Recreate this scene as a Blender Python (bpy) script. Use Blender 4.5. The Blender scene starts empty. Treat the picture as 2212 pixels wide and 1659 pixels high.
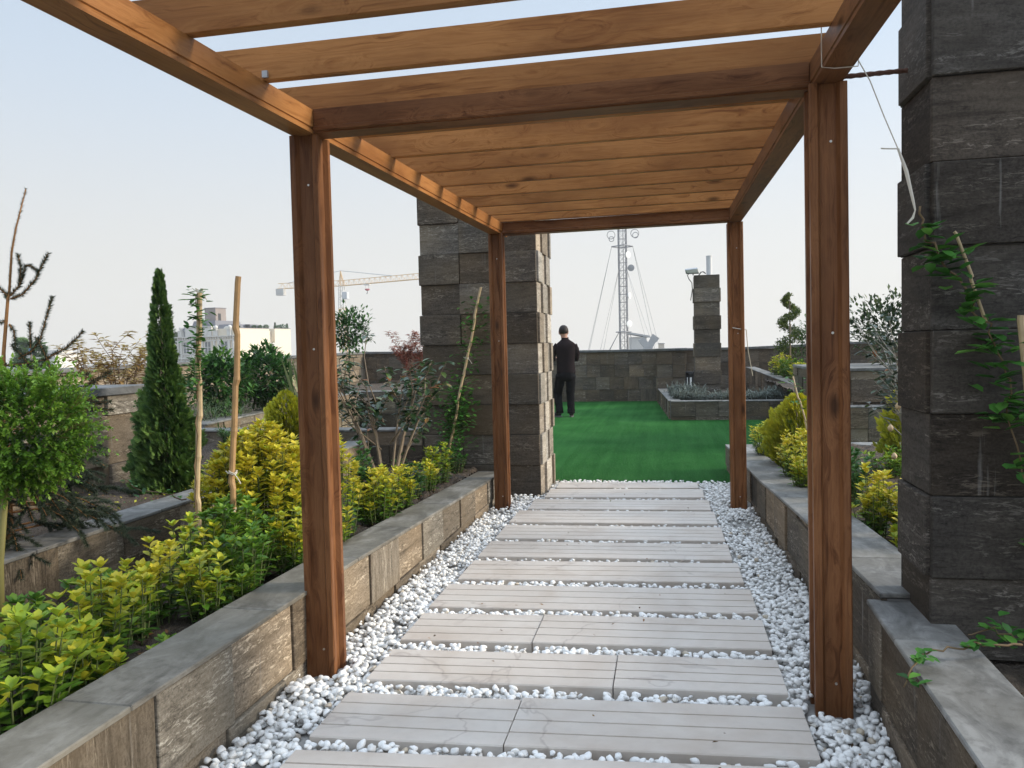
import bpy, math, random
import numpy as np
from mathutils import Vector

R = math.radians
scene = bpy.context.scene
COL = scene.collection

# ------------------------------------------------------------------ camera
YAW, PITCH, ROLL = R(11.17), R(-2.7), R(1.34)
cd = bpy.data.cameras.new('camera')
cam = bpy.data.objects.new('camera', cd)
COL.objects.link(cam)
fwd = Vector((-math.sin(YAW) * math.cos(PITCH), math.cos(YAW) * math.cos(PITCH), math.sin(PITCH)))
r0 = Vector((math.cos(YAW), math.sin(YAW), 0))
u0 = r0.cross(fwd)
right = r0 * math.cos(ROLL) - u0 * math.sin(ROLL)
up = r0 * math.sin(ROLL) + u0 * math.cos(ROLL)
M = cam.matrix_world.copy()
for i in range(3):
    M[i][0], M[i][1], M[i][2] = right[i], up[i], -fwd[i]
M[0][3], M[1][3], M[2][3] = 0, 0, 1.45
cam.matrix_world = M
cd.sensor_width = 36
cd.lens = 36 * 1700 / 2212
cd.clip_start = 0.05
cd.clip_end = 6000
scene.camera = cam

# ------------------------------------------------------------------ sky, sun, exposure
SUN_EL, SUN_AZ = R(19), R(79)          # azimuth clockwise from +Y: the sun stands to the right
w = bpy.data.worlds.new('World')
scene.world = w
w.use_nodes = True
nt = w.node_tree
nt.nodes.clear()
out = nt.nodes.new('ShaderNodeOutputWorld')
bg = nt.nodes.new('ShaderNodeBackground')
sky = nt.nodes.new('ShaderNodeTexSky')
sky.sky_type = 'NISHITA'
sky.sun_disc = False
sky.sun_elevation = SUN_EL
sky.sun_rotation = SUN_AZ
sky.air_density = 1.0
sky.dust_density = 2.0
sky.ozone_density = 1.5
tc = nt.nodes.new('ShaderNodeTexCoord')
sep = nt.nodes.new('ShaderNodeSeparateXYZ')
nt.links.new(tc.outputs['Generated'], sep.inputs[0])
mr = nt.nodes.new('ShaderNodeMapRange')          # thin high cloud: thickest towards the horizon
mr.interpolation_type = 'SMOOTHSTEP'
mr.inputs['From Min'].default_value = 0.0
mr.inputs['From Max'].default_value = 0.62
mr.inputs['To Min'].default_value = 0.93
mr.inputs['To Max'].default_value = 0.66
nt.links.new(sep.outputs['Z'], mr.inputs['Value'])
sm = nt.nodes.new('ShaderNodeMapRange')          # brighter veil on the sun's side
sm.inputs['From Min'].default_value = -0.8
sm.inputs['From Max'].default_value = 0.9
nt.links.new(sep.outputs['X'], sm.inputs['Value'])
veil = nt.nodes.new('ShaderNodeMix')
veil.data_type = 'RGBA'
veil.inputs[6].default_value = (7.9, 7.75, 7.4, 1)
veil.inputs[7].default_value = (9.8, 9.7, 9.35, 1)
nt.links.new(sm.outputs[0], veil.inputs[0])
mix = nt.nodes.new('ShaderNodeMix')
mix.data_type = 'RGBA'
nt.links.new(mr.outputs[0], mix.inputs[0])
nt.links.new(sky.outputs[0], mix.inputs[6])
vb = nt.nodes.new('ShaderNodeMapRange')          # the veil lets more blue through higher up, away from the sun
vb.interpolation_type = 'SMOOTHSTEP'
vb.inputs['From Min'].default_value = 0.04
vb.inputs['From Max'].default_value = 0.42
nt.links.new(sep.outputs['Z'], vb.inputs['Value'])
vc = nt.nodes.new('ShaderNodeMix')
vc.data_type = 'RGBA'
vc.blend_type = 'MULTIPLY'
nt.links.new(vb.outputs[0], vc.inputs[0])
nt.links.new(veil.outputs[2], vc.inputs[6])
vc.inputs[7].default_value = (0.85, 1.02, 1.26, 1)
nt.links.new(vc.outputs[2], mix.inputs[7])
zb = nt.nodes.new('ShaderNodeMapRange')          # overcast sky: brighter overhead than at the horizon
zb.interpolation_type = 'SMOOTHSTEP'
zb.inputs['From Min'].default_value = 0.42
zb.inputs['From Max'].default_value = 0.9
zb.inputs['To Min'].default_value = 1.0
zb.inputs['To Max'].default_value = 2.7
nt.links.new(sep.outputs['Z'], zb.inputs['Value'])
zs = nt.nodes.new('ShaderNodeVectorMath')
zs.operation = 'SCALE'
nt.links.new(mix.outputs[2], zs.inputs[0])
nt.links.new(zb.outputs[0], zs.inputs['Scale'])
nt.links.new(zs.outputs[0], bg.inputs[0])
bg.inputs[1].default_value = 0.075
nt.links.new(bg.outputs[0], out.inputs[0])

sl = bpy.data.lights.new('sun', 'SUN')
sl.energy = 3.4
sl.angle = R(13)
sl.color = (1.0, 0.90, 0.74)
so = bpy.data.objects.new('sun', sl)
COL.objects.link(so)
sd = Vector((math.sin(SUN_AZ) * math.cos(SUN_EL), math.cos(SUN_AZ) * math.cos(SUN_EL), math.sin(SUN_EL)))
so.rotation_euler = sd.to_track_quat('Z', 'Y').to_euler()
so.location = (30, 0, 30)

vs = scene.view_settings
vs.view_transform = 'Standard'
vs.look = 'None'
vs.exposure = 0.50
vs.gamma = 1.0
vs.use_curve_mapping = False

# ------------------------------------------------------------------ helpers
ORG = {}          # object name -> world origin


def tag(o, label=None, cat=None, group=None, kind=None):
    if label: o['label'] = label
    if cat: o['category'] = cat
    if group: o['group'] = group
    if kind: o['kind'] = kind
    return o


def thing(name, label, cat, loc=(0, 0, 0), group=None):
    o = bpy.data.objects.new(name, None)
    o.empty_display_size = 0.1
    COL.objects.link(o)
    o.location = loc
    ORG[o.name] = Vector(loc)
    return tag(o, label, cat, group)


def link(name, me, parent=None, org=None):
    """mesh given in world coordinates -> object at org (or at its parent's base)"""
    o = bpy.data.objects.new(name, me)
    COL.objects.link(o)
    if parent is not None:
        base = ORG[parent.name]
        o.parent = parent
        ORG[o.name] = base
    else:
        base = Vector(org) if org is not None else Vector((0, 0, 0))
        o.location = base
        ORG[o.name] = base
    if base.length > 0:
        n = len(me.vertices)
        a = np.empty(n * 3, np.float32)
        me.vertices.foreach_get('co', a)
        a = a.reshape(-1, 3) - np.array(base, np.float32)
        me.vertices.foreach_set('co', a.ravel())
        me.update()
    return o


class MB:
    """collects faces; build() links them as ONE mesh object"""
    def __init__(s):
        s.V, s.F, s.r, s.g = [], [], [], []

    def add(s, V, F, rnd=0.0, g=None):
        n = len(s.V)
        s.V += [tuple(v) for v in V]
        s.F += [tuple(i + n for i in f) for f in F]
        s.r += [rnd] * len(F)
        s.g += [tuple(x) for x in (g if g is not None else V)]

    def hexa(s, P, rnd=0.0, g=None, skip=()):
        """8 corners: bottom 4 ccw, top 4 ccw"""
        F = [(3, 2, 1, 0), (4, 5, 6, 7), (0, 1, 5, 4), (1, 2, 6, 5), (2, 3, 7, 6), (3, 0, 4, 7)]
        s.add(P, [f for k, f in enumerate(F) if k not in skip], rnd, g)

    def box(s, x0, x1, y0, y1, z0, z1, rnd=0.0, axis=None):
        P = [(x0, y0, z0), (x1, y0, z0), (x1, y1, z0), (x0, y1, z0), (x0, y0, z1), (x1, y0, z1), (x1, y1, z1), (x0, y1, z1)]
        g = None
        if axis is not None:
            a = [axis] + [k for k in range(3) if k != axis]
            o = rnd * 37.0
            g = [(p[a[0]] + o, p[a[1]] + o * 1.7, p[a[2]] + o * .6) for p in P]
        s.hexa(P, rnd, g)

    def beam(s, a, b, wd, ht, rnd=0.0, upv=(0, 0, 1)):
        """rectangular bar from a to b"""
        a, b = Vector(a), Vector(b)
        d = (b - a)
        L = d.length
        d.normalize()
        u = Vector(upv)
        sd_ = d.cross(u)
        if sd_.length < 1e-4: sd_ = d.cross(Vector((1, 0, 0)))
        sd_.normalize()
        u = sd_.cross(d)
        P, g = [], []
        o = rnd * 37
        for k, e in ((0, a), (L, b)):
            for (i, j) in ((-1, -1), (1, -1), (1, 1), (-1, 1)):
                P.append(e + sd_ * (i * wd / 2) + u * (j * ht / 2))
                g.append((k + o, i * wd / 2 + o * 1.7, j * ht / 2 + o * .6))
        s.add(P, [(0, 3, 2, 1), (4, 5, 6, 7), (0, 1, 5, 4), (1, 2, 6, 5), (2, 3, 7, 6), (3, 0, 4, 7)], rnd, g)

    def tube(s, pts, rad, sides=6, rnd=0.0, cap=True):
        pts = [Vector(p) for p in pts]
        n = len(pts)
        if not hasattr(rad, '__len__'): rad = [rad] * n
        prev = None
        V, g = [], []
        acc = 0
        for i, p in enumerate(pts):
            t = (pts[min(i + 1, n - 1)] - pts[max(i - 1, 0)]).normalized()
            if prev is None:
                q = t.cross(Vector((0, 0, 1)))
                if q.length < 1e-3: q = t.cross(Vector((1, 0, 0)))
            else:
                q = prev - t * prev.dot(t)
            q.normalize()
            prev = q
            b = t.cross(q)
            if i: acc += (p - pts[i - 1]).length
            for k in range(sides):
                a = 2 * math.pi * k / sides
                V.append(p + (q * math.cos(a) + b * math.sin(a)) * rad[i])
                g.append((acc + rnd * 31, math.cos(a) * .05 + rnd * 17, math.sin(a) * .05))
        F = []
        for i in range(n - 1):
            for k in range(sides):
                k2 = (k + 1) % sides
                F.append((i * sides + k, i * sides + k2, (i + 1) * sides + k2, (i + 1) * sides + k))
        if cap:
            F.append(tuple(reversed(range(sides))))
            F.append(tuple((n - 1) * sides + k for k in range(sides)))
        s.add(V, F, rnd, g)

    def lathe(s, cx, cy, prof, sides=16, rnd=0.0):
        V, F = [], []
        for (r, z) in prof:
            for k in range(sides):
                a = 2 * math.pi * k / sides
                V.append((cx + r * math.cos(a), cy + r * math.sin(a), z))
        for i in range(len(prof) - 1):
            for k in range(sides):
                k2 = (k + 1) % sides
                F.append((i * sides + k, i * sides + k2, (i + 1) * sides + k2, (i + 1) * sides + k))
        F.append(tuple(reversed(range(sides))))
        F.append(tuple((len(prof) - 1) * sides + k for k in range(sides)))
        s.add(V, F, rnd)

    def prism(s, prof, a, b, rnd=0.0, flip=False):
        """profile [(u,v)] swept from frame a to frame b; a,b = function(u,v)->point"""
        n = len(prof)
        V = [a(*p) for p in prof] + [b(*p) for p in prof]
        o = rnd * 37
        La = (Vector(V[0]) - Vector(V[n])).length
        g = [(o, p[0] + o * 1.7, p[1] + o * .6) for p in prof] + [(La + o, p[0] + o * 1.7, p[1] + o * .6) for p in prof]
        F = [(k, (k + 1) % n, n + (k + 1) % n, n + k) for k in range(n)]
        F += [tuple(reversed(range(n))), tuple(range(n, 2 * n))]
        if flip: F = [tuple(reversed(f)) for f in F]
        s.add(V, F, rnd, g)

    def build(s, name, mat, parent=None, org=None, smooth=False, bevel=0.0, seg=1, sharp=None):
        me = bpy.data.meshes.new(name)
        me.from_pydata(s.V, [], s.F)
        a = me.attributes.new('rnd', 'FLOAT', 'FACE')
        a.data.foreach_set('value', s.r)
        a = me.attributes.new('gv', 'FLOAT_VECTOR', 'POINT')
        a.data.foreach_set('vector', np.array(s.g, np.float32).ravel())
        me.materials.append(mat)
        if smooth: me.polygons.foreach_set('use_smooth', [True] * len(me.polygons))
        me.update()
        o = link(name, me, parent, org)
        if bevel:
            m = o.modifiers.new('bevel', 'BEVEL')
            m.width = bevel
            m.segments = seg
            m.limit_method = 'ANGLE'
            m.angle_limit = R(40)
        return o


# ---- foliage in numpy batches
def _leaf8():
    V = np.array([[0, 0, 0], [.33, 0, -.05], [.68, 0, -.05], [1, 0, 0], [.32, .40, .06], [.70, .44, .05], [.32, -.40, .06], [.70, -.44, .05]], float)
    F = np.array([[0, 6, 1], [0, 1, 4], [1, 6, 7], [1, 7, 2], [1, 2, 5], [1, 5, 4], [2, 7, 3], [2, 3, 5]])
    return V, F


def _leaf4():
    return np.array([[0, 0, 0], [.45, .5, .05], [1, 0, 0], [.45, -.5, .05]], float), np.array([[0, 3, 2], [0, 2, 1]])


def _spray():
    V, F = [], []
    for (x0, a, l) in ((0, 0, 1.0), (.15, .7, .55), (.15, -.7, .55), (.38, .62, .45), (.38, -.62, .45), (.6, .5, .3), (.6, -.5, .3)):
        n = len(V)
        c, s_ = math.cos(a), math.sin(a)
        wd = .075
        for (u, v) in ((0, 0), (.5, wd), (1, 0), (.5, -wd)):
            V.append((x0 + c * u * l - s_ * v, s_ * u * l + c * v, .04 * (1 if v > 0 else -1) if v else 0))
        F += [(n, n + 3, n + 2), (n, n + 2, n + 1)]
    return np.array(V, float), np.array(F)


def _needle():
    return np.array([[0, .5, 0], [0, -.5, 0], [1, 0, 0]], float), np.array([[0, 1, 2]])


LEAF8, LEAF4, SPRAY, NEEDLE = _leaf8(), _leaf4(), _spray(), _needle()


class Fol:
    def __init__(s, seed=0):
        s.rng = np.random.default_rng(seed)
        s.V, s.F, s.C, s.n = [], [], [], 0

    def put(s, T, pos, d, upv, L, W, curl, lc):
        tv, tf = T
        N = len(pos)
        if N == 0: return
        pos = np.asarray(pos, float)
        d = np.asarray(d, float)
        d = d / np.maximum(np.linalg.norm(d, axis=1, keepdims=True), 1e-6)
        upv = np.broadcast_to(np.asarray(upv, float), d.shape)
        sd_ = np.cross(upv, d)
        ln = np.linalg.norm(sd_, axis=1, keepdims=True)
        bad = ln[:, 0] < .05
        if bad.any():
            sd_[bad] = np.cross(s.rng.normal(size=(bad.sum(), 3)), d[bad])
            ln = np.linalg.norm(sd_, axis=1, keepdims=True)
        sd_ /= ln
        nn = np.cross(d, sd_)
        L = np.broadcast_to(L, (N,)).astype(float)
        W = np.broadcast_to(W, (N,)).astype(float)
        curl = np.broadcast_to(curl, (N,)).astype(float)
        X = tv[None, :, 0] * L[:, None]
        Y = tv[None, :, 1] * W[:, None]
        Z = tv[None, :, 2] * W[:, None] * 1.6 - curl[:, None] * L[:, None] * tv[None, :, 0] ** 2
        P = pos[:, None, :] + X[..., None] * d[:, None, :] + Y[..., None] * sd_[:, None, :] + Z[..., None] * nn[:, None, :]
        k = len(tv)
        s.V.append(P.reshape(-1, 3))
        s.F.append((tf[None] + (np.arange(N) * k)[:, None, None] + s.n).reshape(-1, 3))
        s.C.append(np.repeat(np.clip(np.broadcast_to(lc, (N,)), 0, 1), len(tf)))
        s.n += N * k

    def build(s, name, mat, parent=None, org=None, smooth=True):
        V = np.concatenate(s.V).astype(np.float32)
        F = np.concatenate(s.F).astype(np.int32)
        C = np.concatenate(s.C).astype(np.float32)
        return link(name, tri_mesh(name, V, F, mat, smooth, {'lc': C}), parent, org)


def tri_mesh(name, V, F, mat, smooth, attrs):
    me = bpy.data.meshes.new(name)
    me.vertices.add(len(V))
    me.vertices.foreach_set('co', V.ravel())
    me.loops.add(len(F) * 3)
    me.loops.foreach_set('vertex_index', F.ravel())
    me.polygons.add(len(F))
    me.polygons.foreach_set('loop_start', np.arange(0, len(F) * 3, 3, dtype=np.int32))
    for k, a in attrs.items():
        at = me.attributes.new(k, 'FLOAT', 'FACE')
        at.data.foreach_set('value', a)
    if smooth: me.polygons.foreach_set('use_smooth', np.ones(len(F), bool))
    me.materials.append(mat)
    me.update(calc_edges=True)
    me.validate()
    return me


# ------------------------------------------------------------------ materials
def newmat(name):
    m = bpy.data.materials.new(name)
    m.use_nodes = True
    t = m.node_tree
    b = t.nodes['Principled BSDF']
    return m, t, b


def N(t, typ, **kw):
    n = t.nodes.new(typ)
    for k, v in kw.items():
        if k.startswith('i_'):
            n.inputs[k[2:].replace('_', ' ')].default_value = v
        else:
            setattr(n, k, v)
    return n


def ramp(t, fac, stops):
    r = t.nodes.new('ShaderNodeValToRGB')
    e = r.color_ramp.elements
    while len(e) < len(stops): e.new(0.5)
    for k, (p, c) in enumerate(stops):
        e[k].position = p
        e[k].color = (c[0], c[1], c[2], 1) if hasattr(c, '__len__') else (c, c, c, 1)
    t.links.new(fac, r.inputs[0])
    return r.outputs[0]


def mixc(t, fac, a, b, mode='MIX'):
    m = t.nodes.new('ShaderNodeMix')
    m.data_type = 'RGBA'
    m.blend_type = mode
    for sock, v in ((m.inputs[0], fac), (m.inputs[6], a), (m.inputs[7], b)):
        if hasattr(v, 'links'): t.links.new(v, sock)
        elif hasattr(v, '__len__'): sock.default_value = (v[0], v[1], v[2], 1)
        else: sock.default_value = v
    return m.outputs[2]


def math_(t, op, a, b=0.0, c=None):
    m = t.nodes.new('ShaderNodeMath')
    m.operation = op
    for k, v in enumerate((a, b, c)):
        if v is None: continue
        if hasattr(v, 'links'): t.links.new(v, m.inputs[k])
        else: m.inputs[k].default_value = v
    return m.outputs[0]


def vmath(t, op, a, b):
    m = t.nodes.new('ShaderNodeVectorMath')
    m.operation = op
    for k, v in enumerate((a, b)):
        if hasattr(v, 'links'): t.links.new(v, m.inputs[k])
        else: m.inputs[k].default_value = v
    return m.outputs[0]


def noise(t, vec, scale, detail=4, rough=.5, dist=0.0):
    n = t.nodes.new('ShaderNodeTexNoise')
    n.inputs['Scale'].default_value = scale
    n.inputs['Detail'].default_value = detail
    n.inputs['Roughness'].default_value = rough
    n.inputs['Distortion'].default_value = dist
    t.links.new(vec, n.inputs['Vector'])
    return n.outputs['Fac']


def bump(t, b, h, strength, dist=.01):
    n = t.nodes.new('ShaderNodeBump')
    n.inputs['Strength'].default_value = strength
    n.inputs['Distance'].default_value = dist
    t.links.new(h, n.inputs['Height'])
    t.links.new(n.outputs[0], b.inputs['Normal'])


def attr(t, name):
    n = t.nodes.new('ShaderNodeAttribute')
    n.attribute_name = name
    return n


def pos_scaled(t, sc, off=None):
    g = t.nodes.new('ShaderNodeNewGeometry')
    v = vmath(t, 'MULTIPLY', g.outputs['Position'], sc)
    if off is not None: v = vmath(t, 'ADD', v, off)
    return v


def stone_mat(name, dark, mid, light, warm=(.26, .2, .13), gain=1.0):
    m, t, b = newmat(name)
    rnd = attr(t, 'rnd').outputs['Fac']
    off = t.nodes.new('ShaderNodeCombineXYZ')
    for k, s in enumerate((41.0, 23.0, 67.0)):
        t.links.new(math_(t, 'MULTIPLY', rnd, s), off.inputs[k])
    off = off.outputs[0]
    hv = pos_scaled(t, (5, 5, 36), off)              # veins lie level
    vv = pos_scaled(t, (26, 26, 4.0), off)               # a few tiles are laid with upright veins
    sel = math_(t, 'GREATER_THAN', math_(t, 'FRACT', math_(t, 'MULTIPLY', rnd, 7.31)), .94)
    mv = t.nodes.new('ShaderNodeMix')
    mv.data_type = 'VECTOR'
    t.links.new(sel, mv.inputs[0]); t.links.new(hv, mv.inputs[4]); t.links.new(vv, mv.inputs[5])
    vec = mv.outputs[1]
    n1 = noise(t, vec, .42, 10, .66, 1.3)                      # level bands
    n2 = noise(t, vmath(t, 'MULTIPLY', vec, (1.7, 1.7, 1.0)), 2.4, 5, .74, .8)                        # pitted flecks along the bands
    n5 = noise(t, vmath(t, 'MULTIPLY', vec, (.30, .30, .34)), 1.0, 4, .6, .5)   # where the flecks crowd together
    iso = pos_scaled(t, (1, 1, 1), off)
    n3 = noise(t, iso, 2.2, 3, .5)
    n4 = noise(t, iso, 95, 4, .65)
    c = ramp(t, n1, [(.30, dark), (.47, mid), (.58, [x * 1.22 for x in mid]), (.72, [.5 * (x + y) for x, y in zip(mid, light)])])
    c = mixc(t, math_(t, 'MULTIPLY', ramp(t, n4, [(.40, 1.0), (.56, 0.0)]), .45), c, [x * .5 for x in dark])
    c = mixc(t, math_(t, 'MULTIPLY', ramp(t, n2, [(.36, 1.0), (.44, 0.0)]), .75), c, [x * .45 for x in dark])
    crest = ramp(t, n2, [(.535, 0.0), (.585, 1.0)])
    patch = ramp(t, n5, [(.50, .10), (.60, 1.0)])
    c = mixc(t, math_(t, 'MULTIPLY', math_(t, 'MULTIPLY', crest, patch), .85), c, [x * 1.35 for x in light])
    c = mixc(t, math_(t, 'MULTIPLY', ramp(t, n3, [(.35, 1.0), (.6, 0.0)]), .30), c, warm)
    # tile to tile tone
    tone = math_(t, 'MULTIPLY_ADD', math_(t, 'FRACT', math_(t, 'MULTIPLY', rnd, 3.77)), .80, .58)
    tone = math_(t, 'MULTIPLY', tone, gain)
    hue = mixc(t, math_(t, 'FRACT', math_(t, 'MULTIPLY', rnd, 5.13)), (1.12, 1.0, .86), (.98, 1.0, 1.0))
    c = mixc(t, 1.0, c, hue, 'MULTIPLY')
    tn = t.nodes.new('ShaderNodeCombineXYZ')
    for k in range(3): t.links.new(tone, tn.inputs[k])
    c = mixc(t, 1.0, c, tn.outputs[0], 'MULTIPLY')
    # lime runs
    drip = noise(t, pos_scaled(t, (9, 9, .55), off), 1.6, 5, .6)
    c = mixc(t, math_(t, 'MULTIPLY', ramp(t, drip, [(.66, 0.0), (.74, 1.0)]), .35), c, (.42, .41, .39))
    t.links.new(c, b.inputs['Base Color'])
    b.inputs['Roughness'].default_value = .8
    b.inputs['Specular IOR Level'].default_value = .18
    h = math_(t, 'ADD', n2, math_(t, 'MULTIPLY', n4, .25))
    bump(t, b, h, .35, .005)
    return m


def coping_mat(name, a, b_, c_):
    m, t, b = newmat(name)
    rnd = attr(t, 'rnd').outputs['Fac']
    off = t.nodes.new('ShaderNodeCombineXYZ')
    for k, s in enumerate((31.0, 53.0, 17.0)):
        t.links.new(math_(t, 'MULTIPLY', rnd, s), off.inputs[k])
    v = pos_scaled(t, (2.2, 1.0, 2.2), off.outputs[0])
    n1 = noise(t, v, 3.2, 8, .65, .8)
    n2 = noise(t, pos_scaled(t, (1, 1, 1), off.outputs[0]), 26, 5, .6)
    n3 = noise(t, pos_scaled(t, (1, 1, 1), off.outputs[0]), 1.4, 3, .5)
    c = ramp(t, n1, [(.34, a), (.5, b_), (.64, c_)])
    c = mixc(t, math_(t, 'MULTIPLY', ramp(t, n2, [(.5, 0.0), (.68, 1.0)]), .45), c, [x * .55 for x in a])
    c = mixc(t, math_(t, 'MULTIPLY', ramp(t, n3, [(.42, 0.0), (.66, 1.0)]), .4), c, (.20, .18, .14))
    t.links.new(c, b.inputs['Base Color'])
    b.inputs['Roughness'].default_value = .62
    b.inputs['Specular IOR Level'].default_value = .25
    bump(t, b, math_(t, 'ADD', n1, math_(t, 'MULTIPLY', n2, .4)), .3, .006)
    return m


def wood_mat(name, c_dark, c_mid, c_light, rough=.42):
    m, t, b = newmat(name)
    gv = attr(t, 'gv').outputs['Vector']
    rnd = attr(t, 'rnd').outputs['Fac']
    # knots: sparse cells pull the grain round them
    kv = vmath(t, 'MULTIPLY', gv, (2.3, 6.0, 6.0))
    vo = N(t, 'ShaderNodeTexVoronoi', feature='F1')
    vo.inputs['Scale'].default_value = 1.0
    vo.inputs['Randomness'].default_value = 1.0
    t.links.new(kv, vo.inputs['Vector'])
    knot = ramp(t, vo.outputs['Distance'], [(.05, 1.0), (.16, 0.0)])
    halo = ramp(t, vo.outputs['Distance'], [(.10, 1.0), (.42, 0.0)])
    warp = noise(t, vmath(t, 'MULTIPLY', gv, (1.5, 5, 5)), 1.2, 3, .5)
    v1 = vmath(t, 'MULTIPLY', gv, (1.0, 17, 17))
    v1 = vmath(t, 'ADD', v1, (0, 0, 0))
    cmb = t.nodes.new('ShaderNodeCombineXYZ')
    k = math_(t, 'MULTIPLY_ADD', halo, 1.6, math_(t, 'MULTIPLY', warp, 2.4))
    for i in (1, 2): t.links.new(k, cmb.inputs[i])
    v1 = vmath(t, 'ADD', v1, cmb.outputs[0])
    g1 = noise(t, v1, 1.6, 6, .66, .5)
    g2 = noise(t, vmath(t, 'MULTIPLY', gv, (2.0, 150, 150)), 1.0, 3, .6)
    big = noise(t, vmath(t, 'MULTIPLY', gv, (1.1, 3, 3)), 1.5, 4, .55)
    c = ramp(t, g1, [(.32, c_mid), (.5, c_light), (.60, c_mid), (.70, c_dark)])
    c = mixc(t, math_(t, 'MULTIPLY', ramp(t, big, [(.42, 0.0), (.68, 1.0)]), .6), c, c_dark)
    c = mixc(t, math_(t, 'MULTIPLY', ramp(t, g2, [(.45, 0.0), (.7, 1.0)]), .28), c, c_dark)
    c = mixc(t, math_(t, 'MULTIPLY', knot, .8), c, [x * .35 for x in c_dark])
    tone = math_(t, 'MULTIPLY_ADD', math_(t, 'FRACT', math_(t, 'MULTIPLY', rnd, 9.7)), .3, .85)
    tn = t.nodes.new('ShaderNodeCombineXYZ')
    for i in range(3): t.links.new(tone, tn.inputs[i])
    c = mixc(t, 1.0, c, tn.outputs[0], 'MULTIPLY')
    t.links.new(c, b.inputs['Base Color'])
    b.inputs['Roughness'].default_value = rough
    b.inputs['Specular IOR Level'].default_value = .15
    bump(t, b, math_(t, 'ADD', g1, g2), .18, .002)
    return m


def leaf_mat(name, stops, rough=.45, tr=.3, spec=.28, hue=.18):
    m, t, b = newmat(name)
    lc = attr(t, 'lc').outputs['Fac']
    c = ramp(t, lc, stops)
    n = noise(t, pos_scaled(t, (1, 1, 1)), 45, 2, .5)
    c = mixc(t, math_(t, 'MULTIPLY', n, hue), c, (.02, .05, .01))
    t.links.new(c, b.inputs['Base Color'])
    b.inputs['Roughness'].default_value = rough
    b.inputs['Specular IOR Level'].default_value = spec
    if tr:
        tb = t.nodes.new('ShaderNodeBsdfTranslucent')
        t.links.new(c, tb.inputs[0])
        mx = t.nodes.new('ShaderNodeMixShader')
        mx.inputs[0].default_value = tr
        t.links.new(b.outputs[0], mx.inputs[1])
        t.links.new(tb.outputs[0], mx.inputs[2])
        t.links.new(mx.outputs[0], t.nodes['Material Output'].inputs[0])
    return m


def plain_mat(name, col, rough=.6, metal=0.0, var=.15, scale=12, bumps=0.0, spec=.3):
    m, t, b = newmat(name)
    n = noise(t, pos_scaled(t, (1, 1, 1)), scale, 5, .6)
    c = mixc(t, n, [x * (1 - var) for x in col], [min(1, x * (1 + var)) for x in col])
    t.links.new(c, b.inputs['Base Color'])
    b.inputs['Roughness'].default_value = rough
    b.inputs['Metallic'].default_value = metal
    b.inputs['Specular IOR Level'].default_value = spec
    if bumps: bump(t, b, n, bumps, .01)
    return m


STONE = stone_mat('dark_travertine', (.052, .044, .037), (.110, .096, .082), (.24, .217, .188))
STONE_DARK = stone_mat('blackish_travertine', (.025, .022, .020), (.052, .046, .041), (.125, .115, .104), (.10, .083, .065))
STONE_SUNFACE = stone_mat('sun_brightened_travertine', (.13, .12, .107), (.26, .24, .215), (.38, .36, .335), (.27, .23, .18), 1.1)  # same travertine lightened: sunlight on the pier's right face put in the colour
STONE_SUNTINT = stone_mat('sun_tinted_travertine', (.070, .059, .047), (.165, .143, .117), (.34, .31, .265), (.25, .20, .14), 1.12)  # lit copy of the dark travertine; the sun's warmth is in the colour
GROUT = plain_mat('grout', (.16, .155, .15), .9)
COPING = coping_mat('grey_coping_stone', (.094, .092, .088), (.175, .172, .164), (.275, .27, .258))
COPINGB = coping_mat('brown_grey_coping_stone', (.088, .080, .067), (.170, .157, .135), (.265, .25, .225))
DARKCOP = coping_mat('dark_coping_stone', (.085, .09, .095), (.13, .135, .14), (.19, .195, .20))
SLATWOOD = wood_mat('stained_slat_wood', (.165, .060, .018), (.325, .135, .040), (.42, .19, .063))
POSTWOOD = wood_mat('stained_post_wood', (.072, .027, .011), (.155, .061, .024), (.25, .110, .046))


def slab_mat():
    m, t, b = newmat('beige_marble')
    rnd = attr(t, 'rnd').outputs['Fac']
    off = t.nodes.new('ShaderNodeCombineXYZ')
    for k, s in enumerate((31.0, 53.0, 17.0)):
        t.links.new(math_(t, 'MULTIPLY', rnd, s), off.inputs[k])
    p = pos_scaled(t, (1, 1, 1), off.outputs[0])
    n1 = noise(t, p, 2.6, 6, .6, .6)
    n2 = noise(t, p, 18, 5, .6)
    c = ramp(t, n1, [(.3, (.48, .405, .34)), (.5, (.55, .485, .425)), (.7, (.59, .535, .48))])
    c = mixc(t, math_(t, 'MULTIPLY', ramp(t, n2, [(.5, 0.0), (.75, 1.0)]), .25), c, (.38, .34, .30))
    cr = noise(t, p, 1.15, 5, .52, .5)
    line = ramp(t, math_(t, 'ABSOLUTE', math_(t, 'SUBTRACT', cr, .5)), [(.0, 1.0), (.008, 0.0)])
    msk = ramp(t, noise(t, p, 1.3, 2, .5), [(.46, 0.0), (.55, 1.0)])
    c = mixc(t, math_(t, 'MULTIPLY', math_(t, 'MULTIPLY', line, msk), .34), c, (.17, .12, .10))
    t.links.new(c, b.inputs['Base Color'])
    b.inputs['Roughness'].default_value = .5
    bump(t, b, n2, .12, .003)
    return m


SLAB = slab_mat()
PEBBLE = None


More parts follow.
